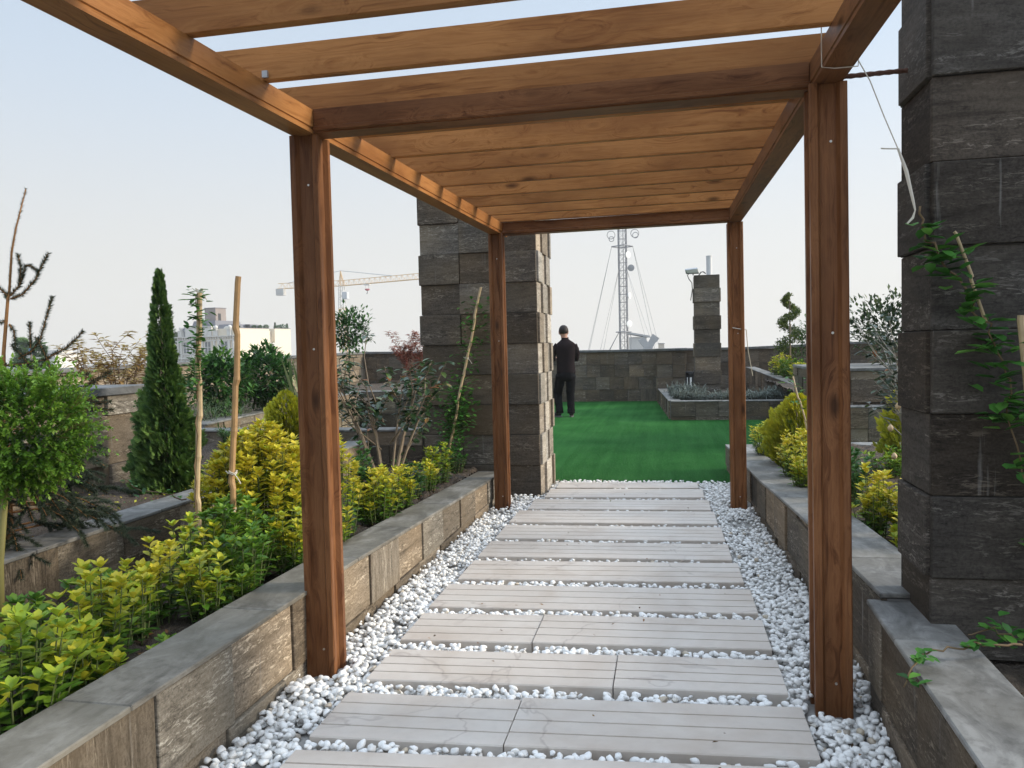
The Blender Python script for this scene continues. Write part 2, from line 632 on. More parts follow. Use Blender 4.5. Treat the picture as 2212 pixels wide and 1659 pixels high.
def pebble_mat():
    m, t, b = newmat('white_pebble')
    rnd = attr(t, 'rnd').outputs['Fac']
    c = ramp(t, rnd, [(0.0, (.66, .65, .63)), (.4, (.81, .80, .78)), (.955, (.87, .865, .845)), (.972, (.45, .38, .28)), (.985, (.50, .42, .33)), (.99, (.16, .15, .14))])
    n = noise(t, pos_scaled(t, (1, 1, 1)), 60, 4, .6)
    c = mixc(t, math_(t, 'MULTIPLY', ramp(t, n, [(.45, 0.0), (.75, 1.0)]), .25), c, (.60, .57, .52))
    t.links.new(c, b.inputs['Base Color'])
    b.inputs['Roughness'].default_value = .55
    bump(t, b, n, .15, .003)
    return m


PEBBLE = pebble_mat()


def soil_mat():
    m, t, b = newmat('soil')
    p = pos_scaled(t, (1, 1, 1))
    n1 = noise(t, p, 9, 6, .65)
    n2 = noise(t, p, 70, 4, .7)
    c = ramp(t, n1, [(.3, (.045, .032, .023)), (.55, (.085, .062, .045)), (.75, (.13, .10, .075))])
    c = mixc(t, ramp(t, n2, [(.45, 0.0), (.75, .6)]), c, (.17, .135, .10))
    t.links.new(c, b.inputs['Base Color'])
    b.inputs['Roughness'].default_value = .95
    bump(t, b, math_(t, 'ADD', n1, n2), .9, .03)
    return m


SOIL = soil_mat()


def turf_mat():
    m, t, b = newmat('artificial_turf')
    p = pos_scaled(t, (1, 1, 1))
    n1 = noise(t, p, 1.1, 3, .5)
    n2 = noise(t, pos_scaled(t, (5.5, .22, 1)), 1.0, 6, .7)     # lengthwise lie of the pile
    n3 = noise(t, p, 130, 3, .8)
    c = ramp(t, math_(t, 'MULTIPLY_ADD', n2, .6, math_(t, 'MULTIPLY', n1, .4)), [(.40, (.018, .105, .018)), (.60, (.048, .180, .042))])
    c = mixc(t, ramp(t, n3, [(.3, .75), (.62, 0.0)]), c, (.006, .05, .012))
    t.links.new(c, b.inputs['Base Color'])
    b.inputs['Roughness'].default_value = .8
    b.inputs['Specular IOR Level'].default_value = .04
    bump(t, b, n3, .9, .02)
    return m


TURF = turf_mat()
TURFB = leaf_mat('turf_blade', [(0, (.012, .085, .012)), (.5, (.028, .145, .024)), (1, (.06, .21, .045))], .6, .15, .2, .0)
MORTAR = plain_mat('mortar_bed', (.30, .29, .275), .95, 0, .35, 40, .8)
CITY = plain_mat('city_ground', (.22, .22, .21), .95, 0, .4, .02)
ROOFING = plain_mat('roofing', (.25, .25, .25), .9)

EUON = leaf_mat('euonymus_leaf', [(0, (.028, .08, .018)), (.35, (.105, .24, .028)), (.62, (.31, .43, .034)), (.85, (.60, .54, .04)), (1, (.70, .58, .06))], .38, .25)
GREEN = leaf_mat('green_leaf', [(0, (.02, .065, .02)), (.5, (.06, .16, .038)), (.85, (.14, .28, .05)), (1, (.16, .28, .05))], .38, .22)
BOX = leaf_mat('boxwood_leaf', [(0, (.035, .09, .014)), (.5, (.13, .28, .03)), (1, (.30, .48, .06))], .42, .25)
THUJA = leaf_mat('thuja_spray', [(0, (.02, .05, .016)), (.5, (.07, .15, .036)), (1, (.18, .29, .06))], .6, .12, .25)
GOLD = leaf_mat('golden_thuja_spray', [(0, (.04, .08, .015)), (.45, (.19, .26, .022)), (1, (.62, .58, .035))], .6, .2, .25)
SPRUCE = leaf_mat('spruce_needle', [(0, (.022, .034, .022)), (.5, (.055, .075, .048)), (1, (.11, .135, .085))], .6, .05, .25)
CAMEL = leaf_mat('camellia_leaf', [(0, (.018, .045, .018)), (.5, (.04, .085, .034)), (.8, (.11, .17, .05)), (.9, (.30, .20, .07)), (1, (.42, .16, .06))], .28, .12, .6)
BROWN = leaf_mat('bronze_leaf', [(0, (.26, .13, .06)), (.5, (.44, .28, .11)), (1, (.52, .42, .16))], .5, .3)
RED = leaf_mat('red_leaf', [(0, (.18, .05, .04)), (.5, (.36, .11, .08)), (1, (.46, .20, .13))], .5, .3)
LAV = leaf_mat('grey_lavender_leaf', [(0, (.07, .085, .07)), (.5, (.15, .17, .15)), (1, (.25, .28, .25))], .7, .2, .2)
STRAP = leaf_mat('strap_leaf', [(0, (.07, .13, .04)), (.5, (.20, .26, .10)), (1, (.42, .42, .24))], .45, .2)
LITTER = leaf_mat('leaf_litter', [(0, (.06, .035, .02)), (.5, (.20, .10, .045)), (.8, (.30, .15, .06)), (1, (.16, .17, .04))], .8, .1)
STEM = plain_mat('green_stem', (.10, .13, .045), .7)
BARK = plain_mat('pale_bark', (.24, .19, .14), .85, 0, .35, 60, .5)
GREYBARK = plain_mat('grey_bark', (.27, .26, .23), .85, 0, .3, 60, .5)
PINEBARK = plain_mat('orange_bark', (.30, .15, .06), .85, 0, .35, 60, .4)
BAMBOO = plain_mat('bamboo', (.46, .35, .21), .5, 0, .3, 22)
BAMDARK = plain_mat('brown_bamboo', (.36, .22, .10), .55, 0, .4, 16)
TWINE = plain_mat('twine', (.60, .56, .48), .8)
PINKTWINE = plain_mat('pink_twine', (.62, .42, .36), .8)
STEEL = plain_mat('rusty_steel', (.13, .065, .045), .8, .3, .4, 60, .4)
SCREW = plain_mat('zinc', (.55, .54, .52), .35, .9)
GALV = plain_mat('galvanised_steel', (.42, .43, .44), .45, .6, .12, 8)
PVC = plain_mat('grey_pipe', (.60, .60, .60), .5, 0, .08)
BLACKM = plain_mat('black_metal', (.02, .02, .022), .5)
MASTM = plain_mat('mast_steel', (.27, .27, .28), .6, .2)
DISH = plain_mat('dish_white', (.80, .80, .78), .5)
DISHG = plain_mat('dish_grey', (.33, .33, .33), .5)
CRANEY = plain_mat('crane_yellow', (.60, .38, .16), .5)
CONC = plain_mat('concrete', (.46, .45, .43), .9)
WHITEP = plain_mat('white_plaster', (.60, .58, .54), .85, 0, .06, .6)
CREAMP = plain_mat('cream_render', (.68, .60, .48), .85, 0, .05, .4)
MANS = plain_mat('mansard_slate', (.17, .17, .19), .7)
GLASSD = plain_mat('window_glass', (.16, .17, .18), .15, 0, .2, 2)
CHIM = plain_mat('tower_stone', (.27, .23, .21), .9, 0, .3, .6)
BLUE = plain_mat('blue_plastic', (.06, .14, .30), .5)
REDM = plain_mat('red_paint', (.42, .06, .07), .5)
LIT = plain_mat('lamp_diffuser', (.70, .70, .68), .4)
SKIN = plain_mat('skin', (.40, .22, .155), .55, 0, .06)
HAIR = plain_mat('black_hair', (.022, .016, .013), .6, 0, .3, 200, .3)
SHIRT = plain_mat('black_shirt', (.017, .012, .0135), .9, 0, .3, 14, .4, .06)
TROUS = plain_mat('black_trousers', (.008, .008, .0095), .9, 0, .3, 14, .4, .06)
SHOE = plain_mat('dark_shoe', (.03, .03, .032), .6)
SOLE = plain_mat('shoe_sole', (.12, .12, .12), .7)
PETAL = plain_mat('flower_bud', (.62, .46, .28), .6)
PETALO = plain_mat('orange_flower', (.60, .20, .10), .6)

# ------------------------------------------------------------------ setting: ground and floors
def sheet(name, x0, x1, y0, y1, z, mat, nx=1, ny=1, amp=0.0, seed=0, kind='structure', loc=None):
    rng = np.random.default_rng(seed)
    xs, ys = np.linspace(x0, x1, nx + 1), np.linspace(y0, y1, ny + 1)
    V = [(x, y, z + (rng.normal() * amp if amp else 0)) for y in ys for x in xs]
    F = [(j * (nx + 1) + i, j * (nx + 1) + i + 1, (j + 1) * (nx + 1) + i + 1, (j + 1) * (nx + 1) + i) for j in range(ny) for i in range(nx)]
    me = bpy.data.meshes.new(name)
    me.from_pydata(V, [], F)
    me.materials.append(mat)
    if amp: me.polygons.foreach_set('use_smooth', [True] * len(F))
    o = link(name, me)
    return tag(o, kind=kind)


sheet('city_ground', -2500, 2500, -2500, 2500, -28, CITY)
m_ = MB()
m_.box(-9, 13, -4, 21, -.6, -.02)
tag(m_.build('terrace_floor', ROOFING), kind='structure')
sheet('path_bed', -1.6, .95, -.5, 8.21, -.004, MORTAR, 60, 200, .006, 3)
sheet('turf', -7.95, 9.5, 8.215, 20.0, .014, TURF)
sheet('soil', -2.89, -1.80, .0, 7.34, .285, SOIL, 44, 240, .012, 5)
sheet('soil', -7.98, -3.11, -1.5, 7.34, .50, SOIL, 70, 120, .016, 6)
sheet('soil', -7.98, -5.12, 7.6, 13.6, .58, SOIL, 30, 60, .016, 7)
sheet('soil', -7.98, -3.0, 13.82, 19.85, .56, SOIL, 40, 50, .016, 8)
sheet('soil', .93, 5.2, -.5, 9.0, .30, SOIL, 90, 190, .014, 9)
sheet('soil', .24, 2.32, 15.15, 19.8, .29, SOIL, 20, 40, .014, 10)
sheet('soil', 2.05, 6.5, 13.5, 19.85, .62, SOIL, 20, 40, .014, 11)


# ------------------------------------------------------------------ clad walls
def clad(mb, P0, U, L, z0, zt, Nn, tw, th, seed, d0=.012, d1=.023, gap=.0035, first=0.0, offs=0.0):
    rng = random.Random(seed)
    z = z0
    row = 0
    top_max = max(zt(0), zt(L / 2), zt(L))
    while z < top_max - .01:
        h = first if (row == 0 and first) else th
        u = -tw * ((offs + row * .0) % 1.0)
        col = 0
        while u < L - .005:
            wt = tw * rng.uniform(.94, 1.06)
            ua, ub = max(u, 0), min(u + wt, L)
            if L - ub < .08: ub = L
            if ub - ua > .01:
                d = d0 + (d1 - d0) * ((col + row) % 2) + rng.uniform(-.003, .003)
                r = rng.random()
                za0 = z
                ta, tb = min(z + h, zt(ua)), min(z + h, zt(ub))
                if min(ta, tb) - z > .012:
                    def q(u_, z_, dd):
                        return (P0[0] + U[0] * u_ + Nn[0] * dd, P0[1] + U[1] * u_ + Nn[1] * dd, z_)
                    a, b = ua + gap / 2, ub - gap / 2
                    za = za0 + gap / 2
                    P = [q(a, za, d), q(b, za, d), q(b, za, -.01), q(a, za, -.01),
                         q(a, ta - gap / 2, d), q(b, tb - gap / 2, d), q(b, tb - gap / 2, -.01), q(a, ta - gap / 2, -.01)]
                    # orientation: make outward whichever way U x N turns
                    if U[0] * Nn[1] - U[1] * Nn[0] > 0:
                        P = [P[k] for k in (1, 0, 3, 2, 5, 4, 7, 6)]
                    mb.hexa(P, r)
            u = ub if ub > u else u + wt
            col += 1
        z += h
        row += 1


def planter_wall(name, label, P0, U, L, Nn, thick, z0, zt, tw=.44, th=.30, seed=1, first=.0, cop=None, ct=.020, over=.0,
                 end0=False, end1=False, back=False, cat='planter wall', seg=.9, group=None, stone=None):
    cop = cop or COPING
    l = math.hypot(*U); U = (U[0] / l, U[1] / l)
    if not callable(zt):
        zc = zt
        zt = lambda u: zc
    t = thing(name, label, cat, (P0[0], P0[1], z0), group)
    zb = lambda u: zt(u) - ct
    mb = MB()
    I = 12 if abs(zt(0) - zt(L)) > 1e-4 else 1
    for i in range(I):
        ua, ub = L * i / I, L * (i + 1) / I
        q = lambda u, d, z: (P0[0] + U[0] * u - Nn[0] * d, P0[1] + U[1] * u - Nn[1] * d, z)
        P = [q(ua, .0, z0), q(ub, .0, z0), q(ub, thick, z0), q(ua, thick, z0), q(ua, .0, zb(ua) - .002), q(ub, .0, zb(ub) - .002), q(ub, thick, zb(ub) - .002), q(ua, thick, zb(ua) - .002)]
        if U[0] * Nn[1] - U[1] * Nn[0] > 0: P = [P[k] for k in (1, 0, 3, 2, 5, 4, 7, 6)]
        mb.hexa(P, .5)
    mb2 = MB()
    clad(mb2, P0, U, L, z0, zb, Nn, tw, th, seed, first=first)
    if end0: clad(mb2, P0, (-Nn[0], -Nn[1]), thick, z0, lambda u: zb(0), (-U[0], -U[1]), tw, th, seed + 50, first=first)
    Pe = (P0[0] + U[0] * L, P0[1] + U[1] * L)
    if end1: clad(mb2, Pe, (-Nn[0], -Nn[1]), thick, z0, lambda u: zb(L), U, tw, th, seed + 60, first=first)
    if back: clad(mb2, (P0[0] - Nn[0] * thick, P0[1] - Nn[1] * thick), U, L, z0, zb, (-Nn[0], -Nn[1]), tw, th, seed + 70, first=first)
    mb.build('core', GROUT, t)
    mb2.build('cladding', stone or STONE, t, bevel=.003)
    mc = MB()
    rng = random.Random(seed + 5)
    u = 0
    while u < L - .01:
        ub = min(L, u + seg * rng.uniform(.9, 1.1))
        if L - ub < .25: ub = L
        a, b = u + .0015, ub - .0015
        f = .027 + over
        q = lambda u_, d, z: (P0[0] + U[0] * u_ - Nn[0] * d, P0[1] + U[1] * u_ - Nn[1] * d, z)
        P = [q(a, -f, zb(a)), q(b, -f, zb(b)), q(b, thick + over, zb(b)), q(a, thick + over, zb(a)), q(a, -f, zt(a)), q(b, -f, zt(b)), q(b, thick + over, zt(b)), q(a, thick + over, zt(a))]
        if U[0] * Nn[1] - U[1] * Nn[0] > 0: P = [P[k] for k in (1, 0, 3, 2, 5, 4, 7, 6)]
        mc.hexa(P, rng.random())
        u = ub
    mc.build('coping', cop, t, bevel=.004)
    return t


def clad_block(name, label, cat, x0, x1, y0, y1, z0, z1, tw, th, seed, first=0.0, cop=None, ct=.04, over=.02, faces='nswe', d1=.034, stone=None, east=None):
    t = thing(name, label, cat, ((x0 + x1) / 2, (y0 + y1) / 2, z0))
    zc = z1 - (ct if cop else 0)
    k = MB()
    k.box(x0, x1, y0, y1, z0, zc - .003, .5)
    k.build('core', GROUT, t)
    m = MB()
    f = lambda u: zc
    if 's' in faces: clad(m, (x0 - .012, y0), (1, 0), x1 - x0 + .024, z0, f, (0, -1), tw, th, seed, first=first, d1=d1)
    if 'n' in faces: clad(m, (x0 - .012, y1), (1, 0), x1 - x0 + .024, z0, f, (0, 1), tw, th, seed + 1, first=first, d1=d1)
    if 'w' in faces: clad(m, (x0, y0), (0, 1), y1 - y0, z0, f, (-1, 0), tw, th, seed + 2, first=first, d1=d1)
    if 'e' in faces: clad(m, (x1, y0), (0, 1), y1 - y0, z0, f, (1, 0), tw, th, seed + 3, first=first, d1=d1)
    m.build('cladding', stone or STONE, t, bevel=.003)
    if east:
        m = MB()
        clad(m, (x1, y0), (0, 1), y1 - y0, z0, f, (1, 0), tw * .6, th, seed + 3, first=first, d1=d1)  # sunny side painted in through a lighter stone colour
        m.build('cladding', east, t, bevel=.003)['label'] = 'right face coloured as sunlit'
    if cop:
        c = MB()
        c.box(x0 - .03 - over, x1 + .03 + over, y0 - .03 - over, y1 + .03 + over, zc, z1, .3)
        c.build('coping', cop, t, bevel=.005)
    return t


def lerp(pts):
    def f(u):
        if u <= pts[0][0]: return pts[0][1]
        for (a, za), (b, zb) in zip(pts, pts[1:]):
            if u <= b: return za + (zb - za) * (u - a) / (b - a)
        return pts[-1][1]
    return f


# beside the path
planter_wall('planter_wall', 'low grey stone planter wall along the left edge of the slab path', (-1.645, .3), (.0099, 1), 7.05, (1, -.0099), .225, -.02,
             lerp([(0, .40), (1.6, .395), (3.2, .385), (6.9, .262), (7.1, .26)]), .46, .31, 11, first=.09, stone=STONE_SUNTINT, cop=COPINGB)
planter_wall('planter_wall', 'sunlit stone planter wall behind the yellow hedge under the round clipped bush', (-2.925, .3), (0, 1), 7.04, (1, 0), .20, .2,
             .555, .50, .40, 12, stone=STONE_SUNTINT)
planter_wall('planter_wall', 'short cross wall with pale coping running from the tall left pier behind the bare-stemmed camellia', (-5.2, 7.40), (1, 0), 2.83, (0, -1), .22, .2, .66, .42, .30, 13)
planter_wall('planter_wall', 'sun-tinted planter wall receding beside the turf behind the small golden conifer at left', (-4.90, 7.65), (-.11, 1), 5.9, (.994, .109), .22, .0, .70, .44, .30, 14, stone=STONE_SUNTINT)
planter_wall('planter_wall', 'planter wall under the red-leaved shrub left of the tall pier', (-5.75, 13.6), (1, 0), 2.6, (0, -1), .22, .0, .70, .44, .30, 15, end1=True)
planter_wall('planter_wall', 'grey stone planter wall along the right edge of the path behind the wooden posts', (.655, 9.1), (.0303, -1), 5.85, (-1, -.03), .27, -.02,
             lerp([(0, .30), (2.4, .335), (4.1, .42), (5.9, .455)]), .42, .30, 16, first=.09)
planter_wall('planter_wall', 'stone planter wall in the near right corner at the foot of the big dark pillar', (.70, .2), (.028, 1), 3.07, (-1, .028), .22, -.02,
             .425, .47, .30, 17, first=.12, end1=True)
planter_wall('planter_wall', 'low planter wall across the end of the right hand bed behind the yellow shrubs', (.95, 9.0), (1, 0), 4.2, (0, -1), .22, .0, .31, .42, .30, 18)
planter_wall('planter_wall', 'low step wall in front of the raised grey planter at right', (2.1, 10.8), (1, 0), 2.9, (0, -1), .24, .0, .58, .42, .29, 19, end0=True)
clad_block('raised_planter', 'tall square grey stone planter behind the near right post', 'planter', 2.02, 4.9, 11.2, 13.3, .0, 1.06, .42, .30, 20, cop=COPING, over=.0)
planter_wall('planter_wall', 'sloping grey wall with pale coping below the spiral conifer', (2.45, 14.5), (-.11, 1), 5.2, (-.994, -.109), .20, .0,
             lerp([(0, .57), (5.2, .84)]), .30, .45, 21)
planter_wall('planter_wall', 'low planter front of dark tiles holding grey lavender on the turf', (.06, 14.95), (1, 0), 2.35, (0, -1), .20, .0, .37, .43, .30, 22, first=.08)
planter_wall('planter_wall', 'low planter side of rippled tiles running back from the turf to the parapet', (-.20, 19.2), (.061, -1), 4.05, (-1, -.061), .20, .0, .37, .30, .30, 23, first=.08)
# the tall block beside the cone-shaped conifer
clad_block('stone_bench', 'tall sun-tinted stone block with a thick dark top slab beside the cone shaped conifer', 'stone block', -6.2, -4.02, 3.2, 5.45, .3, 1.225, .62, .36, 24, cop=DARKCOP, ct=.06, over=.03, stone=STONE_SUNTINT)
# parapets
planter_wall('parapet_wall', 'long sunlit side parapet with dark coping at the far left of the terrace', (-8.0, -2.0), (0, 1), 22.0, (1, 0), .30, .0,
             lerp([(0, 1.17), (10, 1.285), (22, 1.41)]), .44, .315, 31, stone=STONE_SUNTINT, cop=DARKCOP, ct=.055, over=.04, cat='parapet', seg=1.6)
planter_wall('parapet_wall', 'dark tiled back parapet with grey coping at the end of the green turf', (-8.0, 20.0), (1, 0), 21.0, (0, -1), .32, .0,
             lerp([(0, 1.41), (6, 1.315), (10.2, 1.315), (13, 1.40), (21, 1.5)]), .35, .315, 32, cop=DARKCOP, ct=.055, over=.04, cat='parapet', seg=1.6)
clad_block('parapet_pier', 'short pier stepping forward from the back parapet left of the chimney column', 'pier', -.22, .42, 19.2, 19.94, .0, 1.325, .36, .315, 33, cop=DARKCOP, ct=.055, over=.03, faces='swe')
# tall stone columns
clad_block('stone_pier', 'broad tall stone clad pier left of the man with a right face coloured as sunlit', 'pier', -2.34, -1.215, 7.43, 8.26, -.02, 2.98, .405, .293, 34, first=.33, faces='nsw', east=STONE_SUNFACE)
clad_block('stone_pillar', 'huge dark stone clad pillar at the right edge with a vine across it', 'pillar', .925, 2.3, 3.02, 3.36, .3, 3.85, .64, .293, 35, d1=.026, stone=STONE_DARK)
clad_block('chimney_column', 'slim free standing stone column with a pipe on top behind the lavender planter', 'column', .61, 1.12, 17.5, 18.0, .25, 2.90, .60, .295, 36, first=.30)

# ------------------------------------------------------------------ path slabs
FL = [(-1.30, 2.14), (-1.30, 2.61), (-1.28, 3.11), (-1.285, 3.57), (-1.29, 4.06), (-1.265, 4.57), (-1.265, 5.09), (-1.26, 5.61), (-1.255, 6.11), (-1.20, 6.66), (-1.13, 7.17), (-1.09, 7.66)]
BL = [2.53, 2.99, 3.47, 3.97, 4.48, 4.99, 5.50, 6.03, 6.57, 7.08, 7.58, 7.98]
FR = [(.47, 2.28), (.485, 2.71), (.455, 3.21), (.45, 3.67), (.445, 4.17), (.42, 4.68), (.395, 5.18), (.385, 5.68), (.365, 6.19), (.345, 6.73), (.315, 7.27), (.28, 7.74)]
BR = [2.66, 3.12, 3.57, 4.08, 4.60, 5.12, 5.62, 6.14, 6.66, 7.18, 7.70, 8.05]
SPLIT = {1: -.585, 2: -.235, 3: -.645}
SNAME = ['cut off by the bottom of the frame', 'first full row from the bottom of the frame', 'second full row from the bottom of the frame', 'third full row from the bottom of the frame', 'in the row level with the near left post foot area, fourth full row',
         'fifth full row from the bottom of the frame', 'middle row of the path, sixth full row from the bottom', 'sixth row counting back from the green turf', 'fifth row counting back from the green turf', 'fourth row counting back from the green turf', 'third row counting back from the green turf',
         'last row touching the green turf']
SNAME = ['beige grooved path slab cut off by the bottom of the frame', 'beige grooved path slab nearest the frame bottom, {} of the joint',
         'beige grooved path slab second from the frame bottom, {} of its dark joint', 'beige grooved path slab third full row up, {} of a faint joint',
         'beige grooved slab with a crack near its middle, fourth full row up', 'beige grooved slab fifth full row up the path',
         'beige grooved slab sixth full row up the path', 'beige grooved slab fifth row before the turf', 'beige grooved slab fourth row before the turf',
         'beige grooved slab third row before the turf', 'narrower beige slab one row before the turf edge slab', 'short beige slab touching the green turf edge']
SLABS = []
for k in range(12):
    xl, xr = FL[k][0], FR[k][0]
    fy = lambda x: FL[k][1] + (FR[k][1] - FL[k][1]) * (x - xl) / (xr - xl)
    by = lambda x: BL[k] - .018 + (BR[k] - BL[k]) * (x - xl) / (xr - xl)
    cuts = [xl] + ([SPLIT[k]] if k in SPLIT else []) + [xr]
    SLABS.append((xl, xr, fy(xl), fy(xr), by(xl), by(xr)))
    for j in range(len(cuts) - 1):
        a, b = cuts[j] + (.0025 if j else 0), cuts[j + 1] - (.0025 if j < len(cuts) - 2 else 0)
        D = by((a + b) / 2) - fy((a + b) / 2)
        prof = [(0, -.012), (0, .045), (.004, .05)]
        ng = 4
        for g in range(1, ng):
            c = D * g / ng
            prof += [(c - .005, .05), (c - .0035, .043), (c + .0035, .043), (c + .005, .05)]
        prof += [(D - .004, .05), (D, .045), (D, -.012)]
        mb = MB()
        rn = random.Random(k * 7 + j)
        dz, tl = rn.uniform(-.003, .003), rn.uniform(-.004, .004)
        mb.prism(prof, lambda v, z, a=a: (a, fy(a) + v, z + dz), lambda v, z, b=b: (b, fy(b) + v, z + dz + tl), rn.random(), flip=True)
        o = mb.build('paving_slab', SLAB, None, ((a + b) / 2, fy((a + b) / 2), 0))
        tag(o, SNAME[k].format('left' if j == 0 else 'right'), 'paving slab', 'path slabs')


# ------------------------------------------------------------------ white pebbles
def pebbles():
    import bmesh
    rng = np.random.default_rng(4)
    pts = []

    def clear(x, y, m=.016):
        for (xl, xr, fl, fr, bl, br) in SLABS:
            if xl - m < x < xr + m:
                t = (x - xl) / (xr - xl)
                if fl + (fr - fl) * t - m < y < bl + (br - bl) * t + m: return False
        for (cx, cy) in ((-1.530, 3.24), (.615, 3.17), (-1.465, 6.82), (.595, 6.95)):
            if abs(x - cx) < .085 and abs(y - cy) < .105: return False
        if x < -1.60 + (y - 1.0) * .0085: return False
        if y > 7.32 and x < -1.16: return False
        if y < 3.31:
            if x > .755 + .0: return False
        elif x > .80 - (y - 3.5) * .0265: return False
        return True
    s = .0305
    ny = int(8.2 / (s * .8))
    for j in range(ny):
        y = .9 + j * s * .8
        if y > 8.19: break
        for i in range(int(2.56 / s)):
            x = -1.62 + i * s + (j % 2) * s * .5
            px, py = x + rng.normal() * s * .2, y + rng.normal() * s * .2
            if not clear(px, py): continue
            # trodden bare patches of mortar
            bare = math.sin(px * 9.1 + 1.3) * math.sin(py * 5.3 + .7) + .5 * math.sin(px * 23 + py * 17)
            if bare > 1.02 and rng.random() < .8: continue
            if math.hypot(px - .62, py - 6.35) < .2 or math.hypot(px + 1.42, py - 6.55) < .13: 
                if rng.random() < .85: continue
            pts.append((px, py, rng.uniform(.004, .018)))
            side = px < -1.30 or px > .50
            if rng.random() < (.70 if side else (.85 if py < 5 else .45)):
                pts.append((px + rng.normal() * (.02 if side else .008), py + rng.normal() * (.02 if side else .006), rng.uniform(.026, .040)))
    for (cx, cy, n, h) in ((-1.52, 2.98, 60, .04), (.70, 6.8, 40, .03), (-1.38, 3.12, 20, .03), (.60, 2.92, 30, .015)):
        for _ in range(n):
            a, r = rng.uniform(0, 6.28), abs(rng.normal()) * .09
            p = (cx + r * math.cos(a), cy + r * math.sin(a))
            if clear(*p): pts.append((p[0], p[1], .025 + h * math.exp(-(r / .1) ** 2) * rng.uniform(.6, 1.1)))
    pts = np.array(pts)
    shapes = {}
    for sub in (1, 2):
        L = []
        for v in range(7):
            bm = bmesh.new()
            bmesh.ops.create_icosphere(bm, subdivisions=sub, radius=1)
            V = np.array([x.co[:] for x in bm.verts])
            F = np.array([[x.index for x in f.verts] for f in bm.faces])
            bm.free()
            r2 = np.random.default_rng(v * 3 + 1)
            for _ in range(8):
                d = r2.normal(size=3); d /= np.linalg.norm(d)
                h = r2.uniform(.45, .78)
                ex = np.maximum(V @ d - h, 0)
                V = V - ex[:, None] * d * .8
            for _ in range(3):
                d = r2.normal(size=3)
                V = V * (1 + .10 * np.sin(V @ d * 1.6 + r2.uniform(0, 6)))[:, None]
            L.append((V * np.array([1.0, r2.uniform(.68, .9), r2.uniform(.5, .72)]), F))
        shapes[sub] = L
    VV, FF, RR, n = [], [], [], 0
    for p in pts:
        V, F = shapes[2 if p[1] < 4.6 else 1][rng.integers(7)]
        e = rng.uniform(0, 6.283); tx, ty = rng.normal() * .3, rng.normal() * .3
        c, s_ = math.cos(e), math.sin(e)
        A = np.array([[c, -s_, 0], [s_, c, 0], [0, 0, 1]])
        B = np.array([[1, 0, 0], [0, math.cos(tx), -math.sin(tx)], [0, math.sin(tx), math.cos(tx)]])
        C = np.array([[math.cos(ty), 0, math.sin(ty)], [0, 1, 0], [-math.sin(ty), 0, math.cos(ty)]])
        sc = rng.uniform(.0135, .0240)
        VV.append((V * sc) @ (A @ B @ C).T + p)
        FF.append(F + n)
        n += len(V)
        RR.append(np.full(len(F), rng.random()))
    me = tri_mesh('white_pebbles', np.concatenate(VV).astype(np.float32), np.concatenate(FF).astype(np.int32), PEBBLE, True, {'rnd': np.concatenate(RR).astype(np.float32)})
    tag(link('white_pebbles', me), 'loose white pebbles filling the gaps between the path slabs', 'gravel', kind='stuff')


pebbles()


def turf_blades():
    f = Fol(3)
    n = 45000
    y = 8.22 + 6.5 * f.rng.random(n) ** 1.8
    x = f.rng.uniform(-1.25, 3.0, n)
    d = np.c_[f.rng.normal(0, .35, n), f.rng.normal(-.1, .35, n), np.ones(n)]
    pos = np.c_[x, y, np.full(n, .012)]
    f.put(NEEDLE, pos, d, (1, 0, 0), f.rng.uniform(.018, .034, n), .006, 0, f.rng.random(n))
    tag(f.build('turf_blades', TURFB), 'short green blades of the artificial turf beyond the path', 'grass', kind='stuff')


turf_blades()

# ------------------------------------------------------------------ the pergola
pg = thing('pergola', 'brown stained timber pergola with four grooved posts over the slab path', 'pergola', (-.45, 5.1, 0))


def post(cx, cy, s, h, lean, seed):
    a, g, c = s / 2, .020, s * .23
    pr = []
    for q in range(4):
        loc = [(-a + .004, -a), (-a + c - .004, -a), (-a + c + .008, -a + g), (a - c - .008, -a + g), (a - c + .004, -a), (a - .004, -a)]
        ca, sa = [(1, 0), (0, 1), (-1, 0), (0, -1)][q]
        pr += [(x * ca - y * sa, x * sa + y * ca) for x, y in loc]
    mb = MB()
    mb.prism(pr, lambda u, v: (cx + u, cy + v, -.03), lambda u, v: (cx + u + lean[0], cy + v + lean[1], h), seed)
    # screw heads
    o = mb.build('post', POSTWOOD, pg)
    for z in (.12, h - .22, h - .95):
        k = z / h
        sc = MB()
        sc.tube([(cx + lean[0] * k + .01, cy - a + g + lean[1] * k + .002, z), (cx + lean[0] * k + .01, cy - a + g - .003 + lean[1] * k, z)], .005, 8)
        sc.build('screw', SCREW, o)
    return o


post(-1.530, 3.27, .135, 2.41, (-.038, .09), .11)
post(.615, 3.21, .137, 2.425, (.0, .07), .37)
post(-1.463, 6.86, .125, 2.455, (-.02, .08), .53)
post(.592, 6.99, .13, 2.47, (-.005, .08), .71)


def side_beam(xa, xb, za, zb, seed):
    """from behind the camera to the far posts; grooved lower edge"""
    y0, y1 = -1.2, 7.15
    wd, ht = .105, .105
    pr = [(-wd / 2, 0), (wd / 2, 0), (wd / 2, .016), (wd / 2 - .006, .019), (wd / 2 - .006, .024), (wd / 2, .027), (wd / 2, ht), (-wd / 2, ht), (-wd / 2, .027), (-wd / 2 + .006, .024), (-wd / 2 + .006, .019), (-wd / 2, .016)]
    k = lambda y: (y - 3.31) / (6.92 - 3.31)
    mb = MB()
    fa = lambda y: (lambda u, v: (xa + (xb - xa) * k(y) + u, y, za + (zb - za) * k(y) + v))
    mb.prism(pr, fa(y0), fa(y1), seed, flip=True)
    mb.build('side_beam', SLATWOOD if seed < .5 else POSTWOOD, pg)


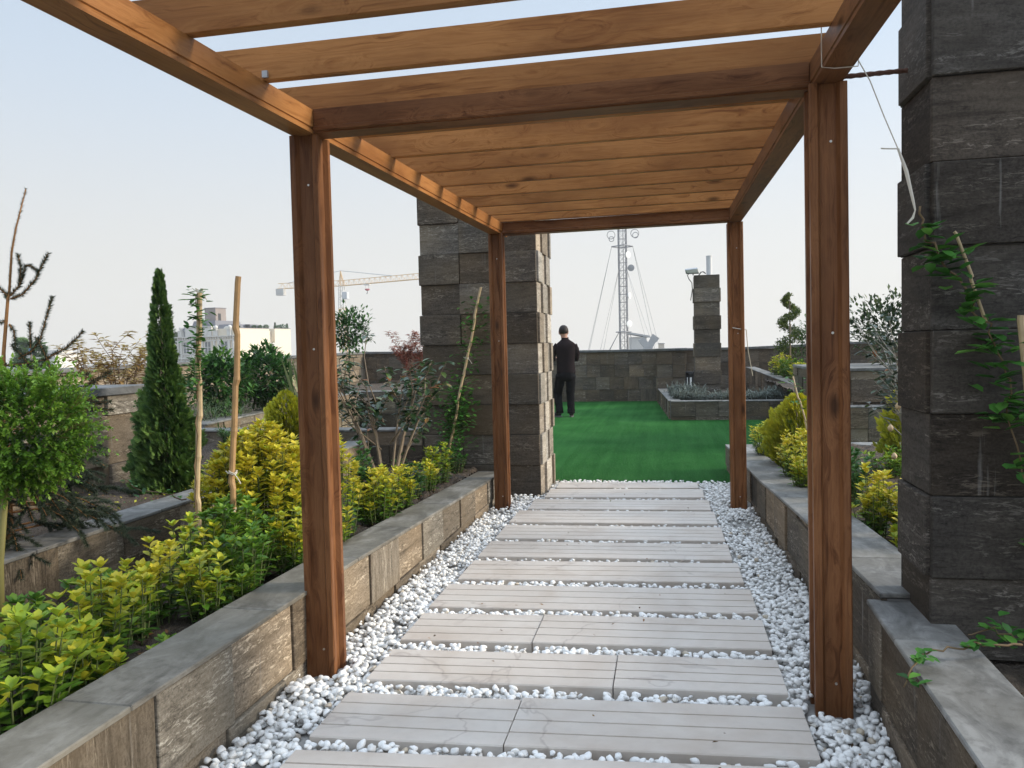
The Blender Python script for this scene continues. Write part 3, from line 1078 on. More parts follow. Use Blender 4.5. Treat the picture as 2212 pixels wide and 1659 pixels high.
side_beam(-1.570, -1.483, 2.411, 2.456, .21)
side_beam(.615, .587, 2.427, 2.472, .63)


def cross_beam(y, xa, xb, za, zb, seed, dark):
    wd, ht = .105, .105
    pr = [(-wd / 2, 0), (wd / 2, 0), (wd / 2, ht), (-wd / 2, ht), (-wd / 2, .030), (-wd / 2 - .012, .026), (-wd / 2 - .012, .010), (-wd / 2, .006)]
    mb = MB()
    mb.prism(pr, lambda u, v: (xa, y + u, za + v), lambda u, v: (xb, y + u, zb + v), seed)
    mb.build('cross_beam', POSTWOOD, pg)


cross_beam(3.345, -1.515, .560, 2.412, 2.428, .15, True)
cross_beam(7.02, -1.43, .535, 2.457, 2.473, .85, False)
rs = random.Random(9)
for i, y in enumerate((.12, .58, 1.03, 1.48, 1.93, 2.405, 2.885, 3.36, 3.80, 4.27, 4.72, 5.17, 5.61, 6.06, 6.50, 6.93)):
    k = (y - 3.31) / 3.61
    za, zb = 2.517 + .045 * k, 2.533 + .045 * k
    xl, xr = -1.72 + .087 * k, .665 - .028 * k + .03
    mb = MB()
    ya, yb = y + rs.uniform(-.01, .01), y + rs.uniform(-.01, .01)
    h, th = .128, .042
    mb.prism([(0, .003), (.003, 0), (th - .003, 0), (th, .003), (th, h), (0, h)], lambda u, v: (xl, ya + u, za + v), lambda u, v: (xr, yb + u, zb + v), rs.random())
    mb.build('slat', SLATWOOD, pg)
br = MB()
br.box(-1.530, -1.508, 2.872, 2.884, 2.519, 2.545)
br.build('bracket', GALV, pg)

rb = MB()
rb.tube([(.58 + .017 * i, 3.22 + .001 * i, 2.44 + .0006 * i) for i in range(20)], [.0105 if i % 2 else .0085 for i in range(20)], 8)
tag(rb.build('steel_bar', STEEL, None, (.7, 3.22, 2.44)), 'rusty ribbed steel bar joining the pergola beam to the dark pillar', 'steel bar')

# twine hanging from the right beam to the vine, and twine round the far right post
tw = MB()
tw.tube([(.555, 3.02, 2.60), (.556, 3.02, 2.42), (.60, 3.03, 2.416), (.68, 3.03, 2.416), (.683, 3.03, 2.47)], .0022, 5)
tw.tube([(.675, 3.02, 2.44), (.71, 2.99, 2.35), (.75, 2.97, 2.22), (.79, 2.95, 2.10)], .0022, 5)
tw.tube([(.79, 2.95, 2.10), (.815, 2.945, 2.02), (.835, 2.94, 1.92), (.842, 2.94, 1.885)], [.004, .007, .005, .003], 5)
tw.tube([(.79, 2.95, 2.10), (.75, 2.95, 2.103), (.735, 2.95, 2.105)], .0026, 5)
tw.tube([(.842, 2.94, 1.885), (.835, 2.94, 1.86), (.815, 2.935, 1.84)], [.002, .005, .003], 5)
tw.tube([(.683, 3.03, 2.47), (.72, 3.03, 2.50)], .002, 5)
tag(tw.build('twine', TWINE, None, (.68, 3.0, 2.45)), 'frayed twine hanging from the right beam in front of the sky', 'twine')
tw = MB()
tw.tube([(.525, 6.985, 1.575), (.60, 6.982, 1.56), (.665, 6.985, 1.55), (.675, 7.05, 1.55)], .004, 6)
tw.tube([(.668, 6.99, 1.55), (.70, 7.2, 1.38), (.78, 7.6, 1.13)], .0035, 6)
tag(tw.build('twine', TWINE, None, (.6, 6.98, 1.56)), 'white twine tied round the far right post and slanting to the hedge', 'twine')

# ------------------------------------------------------------------ plants
def unit(v):
    v = np.asarray(v, float)
    return v / np.maximum(np.linalg.norm(v, axis=-1, keepdims=True), 1e-6)


def euonymus(label, group, x, y, z, h, wd, nst, L, yel, seed, mat=None, T=None, name='euonymus_shrub', cat='shrub', dome=False, lean=(0, 0), bare=.12):
    """upright leafy shoots: pairs of leaves up each stem and a rosette at the tip"""
    mat = mat or EUON
    T = T or LEAF8
    t = thing(name, label, cat, (x, y, z), group)
    f = Fol(seed)
    rng = f.rng
    sm_ = MB()
    nst = int(nst * (1.25 if dome else 1.9))
    L = L * 1.16
    for i in range(nst):
        a = rng.uniform(0, 6.283)
        rr = math.sqrt(rng.random())
        bx, by_ = x + math.cos(a) * rr * wd * .3, y + math.sin(a) * rr * wd * .3
        hh = h * ((1 - .50 * rr ** 2.0) * rng.uniform(.9, 1.0) if dome else rng.uniform(.42, 1.0) * (1 - .22 * rr))
        tx, ty = x + math.cos(a) * rr * wd * .5 + lean[0] * hh, y + math.sin(a) * rr * wd * .5 + lean[1] * hh
        P = lambda s: np.array([bx + (tx - bx) * s ** .8, by_ + (ty - by_) * s ** .8, z - .01 + hh * s])
        sm_.tube([P(s) for s in (0, .35, .7, .97)], [.0045, .0038, .003, .0018], 4, cap=False)
        b0 = (.5 if dome and rr < .75 else bare) + rng.uniform(-.06, .1)
        nn = max(3, int(hh * (1 - b0) / (L * .62)))
        ang = rng.uniform(0, 6.28)
        for k in range(nn):
            s = b0 + (1 - b0) * (k + .3) / nn
            ang += 1.571 + rng.normal() * .25
            for q in range(2):
                A = ang + q * math.pi + rng.normal() * .2
                upk = .35 + .5 * s ** 2 + rng.normal() * .2
                d = np.array([[math.cos(A), math.sin(A), upk]])
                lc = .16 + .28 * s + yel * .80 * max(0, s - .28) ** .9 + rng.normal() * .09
                f.put(T, P(s)[None] + d * .004, d, (0, 0, 1), L * rng.uniform(.75, 1.1), L * rng.uniform(.52, .66), rng.uniform(.05, .4), lc)
        nt_ = rng.integers(5, 8)
        for q in range(nt_):
            A = ang + q * 6.283 / nt_ + rng.normal() * .2
            e = rng.uniform(.5, 1.5)
            d = np.array([[math.cos(A), math.sin(A), e]])
            f.put(T, P(1.0)[None], d, (math.cos(A + 1.5), math.sin(A + 1.5), .5) if e > 1.6 else (0, 0, 1), L * rng.uniform(.65, .95), L * rng.uniform(.42, .56), rng.uniform(-.05, .25),
                  .42 + yel * .50 + rng.normal() * .10)
    f.build('foliage', mat, t)
    sm_.build('stem', STEM, t, smooth=True)
    return t


HL = 'euonymus shrubs along the left bed'
HR = 'yellow and green shrubs along the right bed'
euonymus('green and yellow spreading shrub in the bottom left corner beside the path wall', HL, -2.02, 2.06, .28, .41, .40, 22, .054, .45, 1, bare=.15)
euonymus('small dark green shrub with glossy leaves against the sunlit wall at far left', HL, -2.42, 2.56, .28, .28, .20, 9, .05, -.1, 2)
euonymus('yellow tipped shrub with a bare forked stem, second from the bottom left corner', HL, -2.07, 2.50, .28, .44, .29, 15, .048, .75, 3, bare=.2)
euonymus('narrow yellow shrub leaning between two fuller yellow shrubs on the left', HL, -2.14, 2.80, .28, .36, .17, 7, .046, .7, 4)
euonymus('bright yellow two-plumed shrub below the foot of the bamboo stakes', HL, -2.18, 3.02, .28, .42, .21, 10, .046, .85, 5)
euonymus('lime yellow shrub left of the dark green one near the path wall', HL, -2.0, 3.08, .28, .37, .21, 10, .046, .66, 6)
euonymus('dark green leafy shrub between the yellow shrubs left of the near post', HL, -1.98, 3.36, .28, .42, .24, 13, .048, -.05, 7)
euonymus('sprawling lime yellow shrub between the corner shrub and the forked stem shrub', HL, -2.0, 2.34, .28, .30, .26, 13, .050, .55, 108)
euonymus('dark mixed green shrub behind the forked stem shrub near the sunlit wall', HL, -2.42, 2.92, .28, .30, .24, 10, .048, .12, 109)
euonymus('green leaved shrub filling the gap below the dark leafy shrub by the coping', HL, -1.93, 3.22, .28, .24, .20, 10, .044, .25, 110)
euonymus('low yellow shrub peeping from behind the near left post by the coping', HL, -1.90, 4.15, .28, .34, .26, 14, .044, .8, 111)
euonymus('yellow green shrub filling the bank between the two-plumed shrub and the brown stake', HL, -2.28, 3.38, .28, .42, .30, 13, .046, .6, 112)
euonymus('tiny green seedling shrub on the bare soil by the path wall', HL, -1.93, 2.66, .28, .14, .10, 3, .036, .1, 8)
euonymus('big domed mass of yellow tipped foliage behind the bamboo stakes', HL, -2.29, 4.12, .28, .78, .74, 150, .048, .92, 9, dome=True)
euonymus('dark green bushy shrub at the foot of the big yellow dome', HL, -2.16, 3.60, .28, .48, .44, 36, .046, -.02, 10, dome=True)
euonymus('small yellow shrub squeezed against the near left post', HL, -1.92, 3.74, .28, .42, .25, 14, .044, .72, 11)
euonymus('green shrub behind the near left post beside the big yellow dome', HL, -2.28, 4.55, .28, .62, .30, 16, .046, .05, 12)
euonymus('tall yellow shrub immediately right of the near left post', HL, -2.02, 4.50, .28, .66, .36, 34, .045, .90, 13, dome=True)
euonymus('fresh green shrub with long shoots left of the camellia trunk', HL, -2.10, 5.05, .28, .60, .24, 12, .046, .22, 14, mat=GREEN)
euonymus('broad low yellow shrub in front of the camellia trunk', HL, -1.94, 5.00, .28, .42, .34, 26, .044, .86, 15)
euonymus('yellow shrub right at the foot of the camellia beside the path wall', HL, -1.94, 5.42, .28, .37, .28, 18, .044, .82, 16)
euonymus('fresh green upright shrub right of the camellia trunk', HL, -1.99, 5.85, .28, .40, .24, 14, .044, .15, 17, mat=GREEN)
euonymus('small yellow shrub between two green ones right of the camellia', HL, -1.94, 6.12, .28, .30, .20, 12, .042, .80, 18)
euonymus('yellow green shrub in front of the climbing vine on the pier', HL, -1.95, 6.50, .28, .40, .24, 15, .042, .55, 19)
euonymus('last small green shrub of the left bed at the foot of the tall pier', HL, -1.96, 7.05, .28, .26, .22, 10, .042, .18, 20, mat=GREEN)
euonymus('yellow shrub against the far right post at the end of the right bed', HR, 1.0, 8.2, .30, .40, .40, 22, .044, .80, 21, T=LEAF4)
euonymus('gold tipped shrub on the right bed between the two right hand posts', HR, 1.08, 6.75, .30, .46, .44, 30, .044, .95, 22, T=LEAF4)
euonymus('low yellow shrub by the wall coping left of the near right post', HR, 1.03, 6.15, .30, .40, .32, 18, .044, .8, 23)
euonymus('fresh green shrub just left of the near right post', HR, 1.16, 5.70, .30, .48, .36, 24, .046, .1, 24, mat=GREEN)
euonymus('small yellow shrub touching the left edge of the near right post', HR, 1.05, 5.25, .30, .28, .18, 9, .044, .8, 25)
euonymus('upright yellow shrub just right of the near right post', HR, 1.17, 4.80, .30, .48, .26, 13, .048, .9, 26)
euonymus('full yellow shrub between the near right post and the dark pillar', HR, 1.38, 4.62, .30, .40, .40, 26, .050, .97, 27)
euonymus('yellow green shrub at the foot of the dark pillar beside the wall coping', HR, 1.26, 4.15, .30, .36, .34, 20, .050, .7, 28)
euonymus('low dark green shrub in the gap between the camellia trunk and the yellow shrubs', HR, 1.55, 5.35, .30, .30, .36, 14, .046, -.05, 120, mat=GREEN)
euonymus('yellow green shrub behind the full yellow one beside the dark pillar', HR, 1.50, 5.0, .30, .34, .34, 14, .046, .7, 121)
euonymus('low green shrub at the foot of the half hidden golden conifer', HR, 1.75, 6.95, .30, .30, .40, 14, .046, .2, 122)
HB = 'shrubs above the sloping wall at right'
for i, (sx, sy, lab, ye) in enumerate(((2.32, 17.6, 'yellow shrub at the left end of the sloping wall, furthest back', .75), (2.45, 17.0, 'green shrub directly below the spiral conifer', .1),
                                       (2.55, 16.4, 'yellow shrub right of the spiral conifer above the sloping wall', .75), (2.66, 15.8, 'green shrub above the middle of the sloping wall', .15),
                                       (2.74, 15.2, 'bright yellow shrub at the low right end of the sloping wall', .9))):
    euonymus(lab, HB, sx + .1, sy, .60, .62 - .08 * i, .55, 20, .075, ye, 40 + i, T=LEAF4)


def crown_tree(name, label, cat, x, y, z0, trunk_h, c, rad, n, L, mat, bark, seed, T=None, group=None, tr=.02, lump=.2, lcf=None, shell=.55, nb=7, asp=.5, upk=.4, curl=.2):
    """trunk with limbs and an uneven leafy crown centred on c with radii rad"""
    T = T or LEAF4
    t = thing(name, label, cat, (x, y, z0), group)
    f = Fol(seed)
    rng = f.rng
    c, rad = np.array(c, float), np.array(rad, float)
    b = MB()
    top = c - np.array([0, 0, rad[2] * .35])
    b.tube([(x, y, z0 - .02), (x + (top[0] - x) * .4, y + (top[1] - y) * .4 + .01, z0 + (top[2] - z0) * .5), tuple(top)], [tr, tr * .85, tr * .6], 7)
    for i in range(nb):
        d = unit(rng.normal(size=3) + np.array([0, 0, .5]))
        e = c + d * rad * rng.uniform(.6, .95)
        st = top - np.array([0, 0, rng.uniform(0, rad[2] * .4)])
        mid = (st + e) / 2 + rng.normal(size=3) * rad * .08
        b.tube([st, mid, e], [tr * .45, tr * .3, tr * .12], 5, cap=False)
    ph = rng.uniform(0, 6, 6)
    d = unit(rng.normal(size=(n, 3)))
    lum = 1 + lump * (np.sin(d[:, 0] * 5 + ph[0]) * np.sin(d[:, 1] * 5 + ph[1]) + .6 * np.sin(d[:, 2] * 7 + ph[2] + d[:, 0] * 4) + .4 * np.sin(d[:, 1] * 11 + ph[3]) * np.sin(d[:, 0] * 12 + ph[4]))
    r = (shell + (1 - shell) * rng.random(n) ** .6) * lum
    gaps = np.sin(d[:, 0] * 9 + ph[5]) * np.sin(d[:, 1] * 8 + ph[1]) * np.sin(d[:, 2] * 8 + ph[2])
    keep = (gaps < .42) | (rng.random(n) < .35)
    d, r = d[keep], r[keep]
    pos = c + d * r[:, None] * rad
    ld = unit(d * .8 + rng.normal(size=d.shape) * .55 + np.array([0, 0, upk]))
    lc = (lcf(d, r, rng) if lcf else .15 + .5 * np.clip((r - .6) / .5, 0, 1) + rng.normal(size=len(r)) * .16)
    f.put(T, pos, ld, (0, 0, 1), L * rng.uniform(.7, 1.2, len(r)), L * asp * rng.uniform(.8, 1.2, len(r)), curl, lc)
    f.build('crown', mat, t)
    b.build('trunk', bark, t, smooth=True)
    return t


# the clipped ball at the left edge: twiggy lumps of small leaves
def ball():
    c, R_ = np.array([-2.66, 2.84, 1.13]), .262
    t = thing('boxwood_ball', 'round clipped light green bush on a smooth yellowish trunk at the left edge', 'topiary', (-2.73, 2.74, .28))
    f = Fol(60)
    rng = f.rng
    b = MB()
    b.tube([(-2.73, 2.74, .26), (-2.725, 2.75, .6), (-2.70, 2.78, .95)], [.017, .016, .013], 8)
    nt_ = 900
    d = unit(rng.normal(size=(nt_, 3)))
    for i in range(nt_):
        lum = 1 + .16 * math.sin(d[i, 0] * 6 + 1) * math.sin(d[i, 2] * 6) + .08 * math.sin(d[i, 1] * 14) + .10 * d[i, 0]
        e = c + d[i] * R_ * lum * rng.uniform(.84, 1.16)
        s = c + d[i] * R_ * .55 + rng.normal(size=3) * .03
        tip = e + np.array([0, 0, .02])
        if i % 4 == 0: b.tube([s, e], [.002, .001], 3, cap=False)
        k = 30
        u = rng.random(k) ** .6
        pos = s + (tip - s) * u[:, None]
        dirs = unit(rng.normal(size=(k, 3)) * .8 + d[i] * .7 + np.array([0, 0, .3]))
        f.put(LEAF4, pos, dirs, (0, 0, 1), rng.uniform(.015, .024, k), rng.uniform(.010, .015, k), .1,
              .22 + .5 * u ** 2 + .22 * (d[i, 2] > -.1) * u + rng.normal(size=k) * .12)
    f.build('crown', BOX, t)
    b.build('trunk', plain_mat('smooth_green_bark', (.22, .20, .07), .6, 0, .2, 8), t, smooth=True)


ball()


def conifer(name, label, x, y, z, h, prof, n, L, mat, seed, cat='conifer', group=None, spread=.6, lcf=None, trunk=.02, wob=.12, upk=.75):
    t = thing(name, label, cat, (x, y, z), group)
    f = Fol(seed)
    rng = f.rng
    pz, pr = np.array([p[0] for p in prof]), np.array([p[1] for p in prof])
    tt = rng.random(n * 3)
    keep = rng.random(n * 3) < np.interp(tt, pz, pr) / pr.max() * .9 + .1
    tt = tt[keep][:n]
    n = len(tt)
    a = rng.uniform(0, 6.283, n)
    rad = np.interp(tt, pz, pr) * (1 + wob * np.sin(a * 3 + tt * 23) + wob * .8 * np.sin(a * 7 - tt * 41) + wob * .6 * np.sin(a * 13 + tt * 90))
    u = spread + (1.0 - spread) * rng.random(n) ** .5
    pos = np.c_[x + np.cos(a) * rad * u, y + np.sin(a) * rad * u, z + h * tt - .03]
    d = np.c_[np.cos(a) + rng.normal(0, .3, n), np.sin(a) + rng.normal(0, .3, n), upk + rng.normal(0, .3, n) + (tt > .85) * 1.2]
    side = np.c_[-np.sin(a), np.cos(a), rng.normal(0, .4, n)]
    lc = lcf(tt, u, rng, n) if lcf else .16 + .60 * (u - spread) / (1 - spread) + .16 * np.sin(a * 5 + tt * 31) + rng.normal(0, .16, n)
    k = (.65 + .35 * (1 - tt))
    f.put(SPRAY, pos, d, side, L * k * rng.uniform(.7, 1.2, n), L * k * rng.uniform(.7, 1.1, n), .25, lc)
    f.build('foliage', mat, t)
    b = MB()
    b.tube([(x, y, z - .02), (x, y, z + h * .5), (x, y, z + h * .95)], [trunk, trunk * .6, trunk * .15], 6)
    b.build('trunk', BARK, t, smooth=True)
    return t


conifer('cone_conifer', 'tall dark green cone shaped conifer beside the sun-tinted stone block', -3.46, 4.93, .49, 1.56,
        [(0, .13), (.06, .165), (.22, .165), (.36, .125), (.48, .085), (.60, .055), (.72, .040), (.84, .028), (.94, .014), (1, .004)], 7000, .080, THUJA, 61, trunk=.018, wob=.2)
GOLDF = lambda tt, u, rng, n: .24 + .42 * (u - .4) / .6 + .42 * tt ** 1.2 + rng.normal(0, .12, n)
conifer('golden_conifer', 'small egg shaped golden conifer standing in front of the pale cross wall', -3.62, 7.02, .56, .52,
        [(0, .02), (.18, .05), (.32, .15), (.55, .17), (.75, .13), (.9, .07), (1, .02)], 1500, .085, GOLD, 62, lcf=GOLDF, spread=.4, upk=1.3, group='golden conifers')
conifer('golden_conifer', 'golden conifer bush with a thin cane on the right bed, left of the near post', 1.16, 7.55, .30, .66,
        [(0, .14), (.2, .24), (.5, .26), (.75, .19), (.9, .10), (1, .03)], 3000, .085, GOLD, 63, lcf=GOLDF, spread=.45, upk=1.3, group='golden conifers')
conifer('golden_conifer', 'golden conifer half hidden behind the bare stems next to the dark pillar', 2.05, 7.35, .30, .80,
        [(0, .10), (.2, .2), (.5, .2), (.75, .13), (.9, .07), (1, .02)], 1800, .085, GOLD, 64, lcf=GOLDF, spread=.45, upk=1.3, group='golden conifers')


def spiral():
    x, y, z, h = 2.62, 17.9, .60, 1.82
    t = thing('spiral_conifer', 'conifer clipped into a spiral against the pale sky at right', 'topiary', (x, y, z))
    f = Fol(65)
    rng = f.rng
    n = 2600
    s = rng.random(n)
    zz = .30 + .70 * s
    a = s * 2.6 * 2 * math.pi + .8
    off = .155 * (1 - s) ** .5 + .055
    th = .115 * (1 - s) ** .7 + .045
    pos = np.c_[x + np.cos(a) * off, y + np.sin(a) * off, z + h * zz] + unit(rng.normal(size=(n, 3))) * (th * rng.random(n) ** .4)[:, None]
    d = unit(rng.normal(size=(n, 3)) * .7 + np.array([0, 0, .9]))
    f.put(SPRAY, pos, d, rng.normal(size=(n, 3)), .065, .05, .1, .45 + .3 * s + rng.normal(0, .2, n))
    f.build('foliage', leaf_mat('spiral_conifer_spray', [(0, (.02, .05, .015)), (.5, (.07, .12, .025)), (1, (.24, .28, .06))], .6, .15, .2), t)
    b = MB()
    b.tube([(x, y, z), (x, y, z + h * .97)], [.03, .008], 6)
    b.build('trunk', BARK, t)


spiral()


# spruce at the left edge: bare leader, upswept shoots and a dark skirt
SP = [[(-3.225, 3.34, 1.393), (-3.224, 3.344, 1.477), (-3.2, 3.362, 1.745), (-3.193, 3.365, 1.775), (-3.178, 3.377, 1.976), (-3.157, 3.387, 2.09), (-3.104, 3.407, 2.29)],
      [(-3.186, 3.365, 1.745), (-3.127, 3.377, 1.766), (-3.061, 3.394, 1.843), (-3.049, 3.398, 1.872), (-3.001, 3.412, 1.967)], [(-3.19, 3.365, 1.759), (-3.143, 3.377, 1.81), (-3.11, 3.388, 1.91)],
      [(-3.143, 3.377, 1.81), (-3.135, 3.382, 1.895), (-3.147, 3.383, 1.964)], [(-3.11, 3.388, 1.91), (-3.083, 3.393, 1.905), (-3.052, 3.398, 1.877)], [(-3.199, 3.363, 1.759), (-3.237, 3.30, 1.842)],
      [(-3.2, 3.362, 1.747), (-3.26, 3.42, 1.772)], [(-3.152, 3.357, 1.448), (-3.084, 3.372, 1.486), (-3.047, 3.382, 1.537), (-2.983, 3.405, 1.751)], [(-3.093, 3.371, 1.5), (-3.094, 3.374, 1.561), (-3.095, 3.377, 1.628)],
      [(-3.015, 3.384, 1.447), (-2.913, 3.407, 1.5), (-2.835, 3.426, 1.576)], [(-3.015, 3.384, 1.447), (-3.039, 3.382, 1.503), (-3.065, 3.379, 1.552)], [(-3.225, 3.341, 1.416), (-3.107, 3.365, 1.424), (-3.008, 3.385, 1.443)],
      [(-3.199, 3.341, 1.3), (-3.086, 3.365, 1.332), (-2.98, 3.387, 1.353), (-2.811, 3.421, 1.365)], [(-3.008, 3.385, 1.443), (-2.991, 3.384, 1.339)],
      [(-3.178, 3.341, 1.208), (-3.042, 3.369, 1.239), (-2.927, 3.393, 1.278), (-2.841, 3.411, 1.296), (-2.701, 3.443, 1.376)], [(-2.927, 3.393, 1.278), (-2.884, 3.403, 1.304), (-2.848, 3.41, 1.292)],
      [(-2.927, 3.393, 1.276), (-2.84, 3.409, 1.241), (-2.761, 3.424, 1.221)], [(-3.157, 3.34, 1.116), (-2.976, 3.379, 1.169), (-2.861, 3.402, 1.189), (-2.696, 3.435, 1.185)],
      [(-2.861, 3.402, 1.189), (-2.772, 3.421, 1.222), (-2.705, 3.435, 1.224)], [(-3.008, 3.385, 1.443), (-3.063, 3.372, 1.389), (-3.107, 3.364, 1.413)], [(-3.195, 3.357, 1.621), (-3.173, 3.36, 1.586), (-3.163, 3.357, 1.483)],
      [(-3.203, 3.357, 1.644), (-3.251, 3.346, 1.622)], [(-2.991, 3.384, 1.339), (-2.979, 3.383, 1.272), (-3.009, 3.375, 1.227)], [(-3.107, 3.365, 1.424), (-3.14, 3.361, 1.471), (-3.185, 3.354, 1.518)]]


def spruce():
    t = thing('spruce_tree', 'young spruce with a bare leader and sparse upswept shoots at the left edge', 'spruce', (-3.25, 3.34, .49))
    f = Fol(66)
    rng = f.rng
    b = MB()
    b.tube([(-3.25, 3.34, .47), (-3.235, 3.34, 1.0), (-3.225, 3.34, 1.393)], [.024, .017, .012], 8)
    b.tube(SP[0], [.010, .009, .0075, .006, .005, .004, .0025], 7)

    def needles(pts, dens, L, lc0, w_=.0030):
        pts = [np.array(p) for p in pts]
        for p, q in zip(pts, pts[1:]):
            ln = np.linalg.norm(q - p)
            n = max(4, int(ln * dens))
            s = rng.random(n)
            ax = unit(q - p)
            rad = unit(np.cross(ax, rng.normal(size=(n, 3))))
            f.put(NEEDLE, p + (q - p) * s[:, None], rad + ax * .75, rng.normal(size=(n, 3)), L * rng.uniform(.7, 1.15, n), w_, .0, lc0 + rng.normal(0, .15, n))

    needles(SP[0][2:], 1100, .017, .3)
    for pl in SP[1:]:
        b.tube(pl, [.0045 - .0025 * i / (len(pl) - 1) for i in range(len(pl))], 5, cap=False)
        needles(pl, 2600, .023, .42)
    # skirt of drooping branches
    for i in range(46):
        a = rng.uniform(-2.2, 1.6)
        zb = rng.uniform(.56, 1.12)
        ln = rng.uniform(.35, .62) * (1.0 - .28 * (zb - .56))
        s0 = np.array([-3.24, 3.34, zb])
        dd = np.array([math.cos(a), math.sin(a) * .85, 0])
        pts = [s0 + dd * ln * k + np.array([0, 0, .10 * k - .26 * k * k]) for k in (0, .35, .7, 1)]
        b.tube(pts, [.006, .005, .003, .002], 5, cap=False)
        needles(pts[1:], 2200, .024, .35)
        for q in range(6):
            k = rng.uniform(.3, .95)
            st = s0 + dd * ln * k + np.array([0, 0, .10 * k - .26 * k * k])
            sa = a + rng.choice([-1, 1]) * rng.uniform(.5, 1.0)
            l2 = ln * rng.uniform(.2, .38)
            e = st + np.array([math.cos(sa) * l2, math.sin(sa) * l2, -.06 * rng.random() - .03])
            needles([st, (st + e) / 2 + np.array([0, 0, .012]), e], 2200, .022, .38)
    f.build('needles', SPRUCE, t, smooth=False)
    b.build('trunk', PINEBARK, t, smooth=True)


spruce()


def woody(name, label, cat, x, y, z, h, wd, nst, L, n_leaf, mat, bark, seed, asp=.5, tr=.012, fork=.25, curl=.3, droop=.0, T=None, group=None, tipfrac=.35, lcf=None, lean=(0, 0)):
    """several thin trunks from one foot, forking outwards, leaves on the outer twigs"""
    T = T or LEAF8
    t = thing(name, label, cat, (x, y, z), group)
    f = Fol(seed)
    rng = f.rng
    b = MB()
    for i in range(nst):
        a = i * 6.283 / nst + rng.uniform(-.4, .4)
        rr = wd * .5 * rng.uniform(.35, .75)
        hh = h * rng.uniform(.55, .8)
        bx, by_ = x + math.cos(a) * .03, y + math.sin(a) * .03
        P = lambda s: np.array([bx + math.cos(a) * rr * s ** 1.3 + lean[0] * s, by_ + math.sin(a) * rr * s ** 1.3 + lean[1] * s, z - .01 + hh * s])
        b.tube([P(s) for s in (0, fork, .6, 1)], [tr, tr * .85, tr * .6, tr * .35], 6, cap=False)
        for k in range(5):
            s = rng.uniform(.45, 1.0) if k else 1.0
            st = P(s)
            a2 = a + rng.normal() * 1.0
            l2 = h * rng.uniform(.22, .42)
            e = st + np.array([math.cos(a2) * l2 * .55, math.sin(a2) * l2 * .55, l2 * rng.uniform(.5, .95)])
            e[2] = min(e[2], z + h * rng.uniform(.92, 1.0))
            m = (st + e) / 2 + rng.normal(size=3) * .015
            b.tube([st, m, e], [tr * .38, tr * .28, tr * .16], 5, cap=False)
            for q in range(n_leaf):
                u = 1 - tipfrac * 2 * rng.random() ** 1.4
                u = max(u, .05)
                p = (st + (m - st) * u * 2) if u < .5 else (m + (e - m) * (u - .5) * 2)
                A = rng.uniform(0, 6.283)
                d = np.array([[math.cos(A), math.sin(A), .25 - droop + rng.normal() * .25]])
                lc = lcf(rng, u) if lcf else .2 + .45 * u + rng.normal() * .18
                f.put(T, p[None], d, (0, 0, 1), L * rng.uniform(.7, 1.15), L * asp * rng.uniform(.85, 1.15), curl * rng.uniform(.5, 1.3), lc)
    f.build('foliage', mat, t)
    b.build('stem', bark, t, smooth=True)
    return t


CL = lambda rng, u: min(.93, max(0, .25 + .3 * u + rng.normal() * .16)) if rng.random() > .03 else 1.0
cl_ = woody('camellia_shrub', 'open dark leaved camellia with pale bare stems in front of the sun-tinted walls', 'shrub', -2.09, 5.62, .28, 1.22, .92, 8, .084, 18, CAMEL, BARK, 70, droop=.15, curl=.35, lcf=CL, tr=.015, tipfrac=.45)
cr_ = woody('camellia_shrub', 'tall camellia with grey bare stems next to the dark pillar', 'shrub', 1.74, 6.10, .30, 1.36,   .62, 8, .080, 11, leaf_mat('grey_camellia_leaf', [(0, (.02, .035, .022)), (.55, (.045, .075, .045)), (.9, (.12, .17, .07)), (.96, (.45, .33, .03)), (1, (.40, .14, .05))], .35, .12, .6),
             GREYBARK, 71, droop=.15, curl=.3, lcf=CL, tr=.013, lean=(.02, 0))


def long_shoot(parent, pts, r, leaves_, L, mat, bark, seed, tip=None):
    """an extra bare shoot with leaves only at its tip"""
    b = MB()
    b.tube(pts, [r * (1 - .5 * k / (len(pts) - 1)) for k in range(len(pts))], 5)
    b.build('shoot', bark, parent, smooth=True)
    f = Fol(seed)
    e = np.array(pts[-1])
    for k in range(leaves_):
        A = k * 6.283 / leaves_ + f.rng.uniform(-.5, .5)
        f.put(LEAF8, e[None], np.array([[math.cos(A), math.sin(A), f.rng.uniform(-.1, .4)]]), (0, 0, 1), L * f.rng.uniform(.8, 1.2), L * .42, .35, .45)
    f.build('leaf_cluster', mat, parent)


long_shoot(cl_, [(-2.12, 5.66, .9), (-2.24, 5.68, 1.2), (-2.27, 5.69, 1.40), (-2.25, 5.7, 1.56)], .006, 4, .09, CAMEL, BARK, 171)
long_shoot(cl_, [(-2.05, 5.6, .75), (-1.86, 5.68, 1.0), (-1.80, 5.7, 1.12), (-1.79, 5.7, 1.26)], .009, 6, .09, CAMEL, BARK, 172)
long_shoot(cl_, [(-2.12, 5.6, .7), (-2.42, 5.55, .95), (-2.55, 5.5, 1.18)], .006, 5, .085, CAMEL, BARK, 173)
for p in ((1.58, 5.9, .95), (1.52, 5.86, .80), (1.55, 5.88, .60), (1.66, 5.9, .53)):
    fl = MB()
    fl.lathe(p[0], p[1], [(.004, p[2]), (.017, p[2] + .012), (.020, p[2] + .028), (.010, p[2] + .044), (.002, p[2] + .05)], 8)
    fl.build('flower_bud', PETAL, cr_, smooth=True)
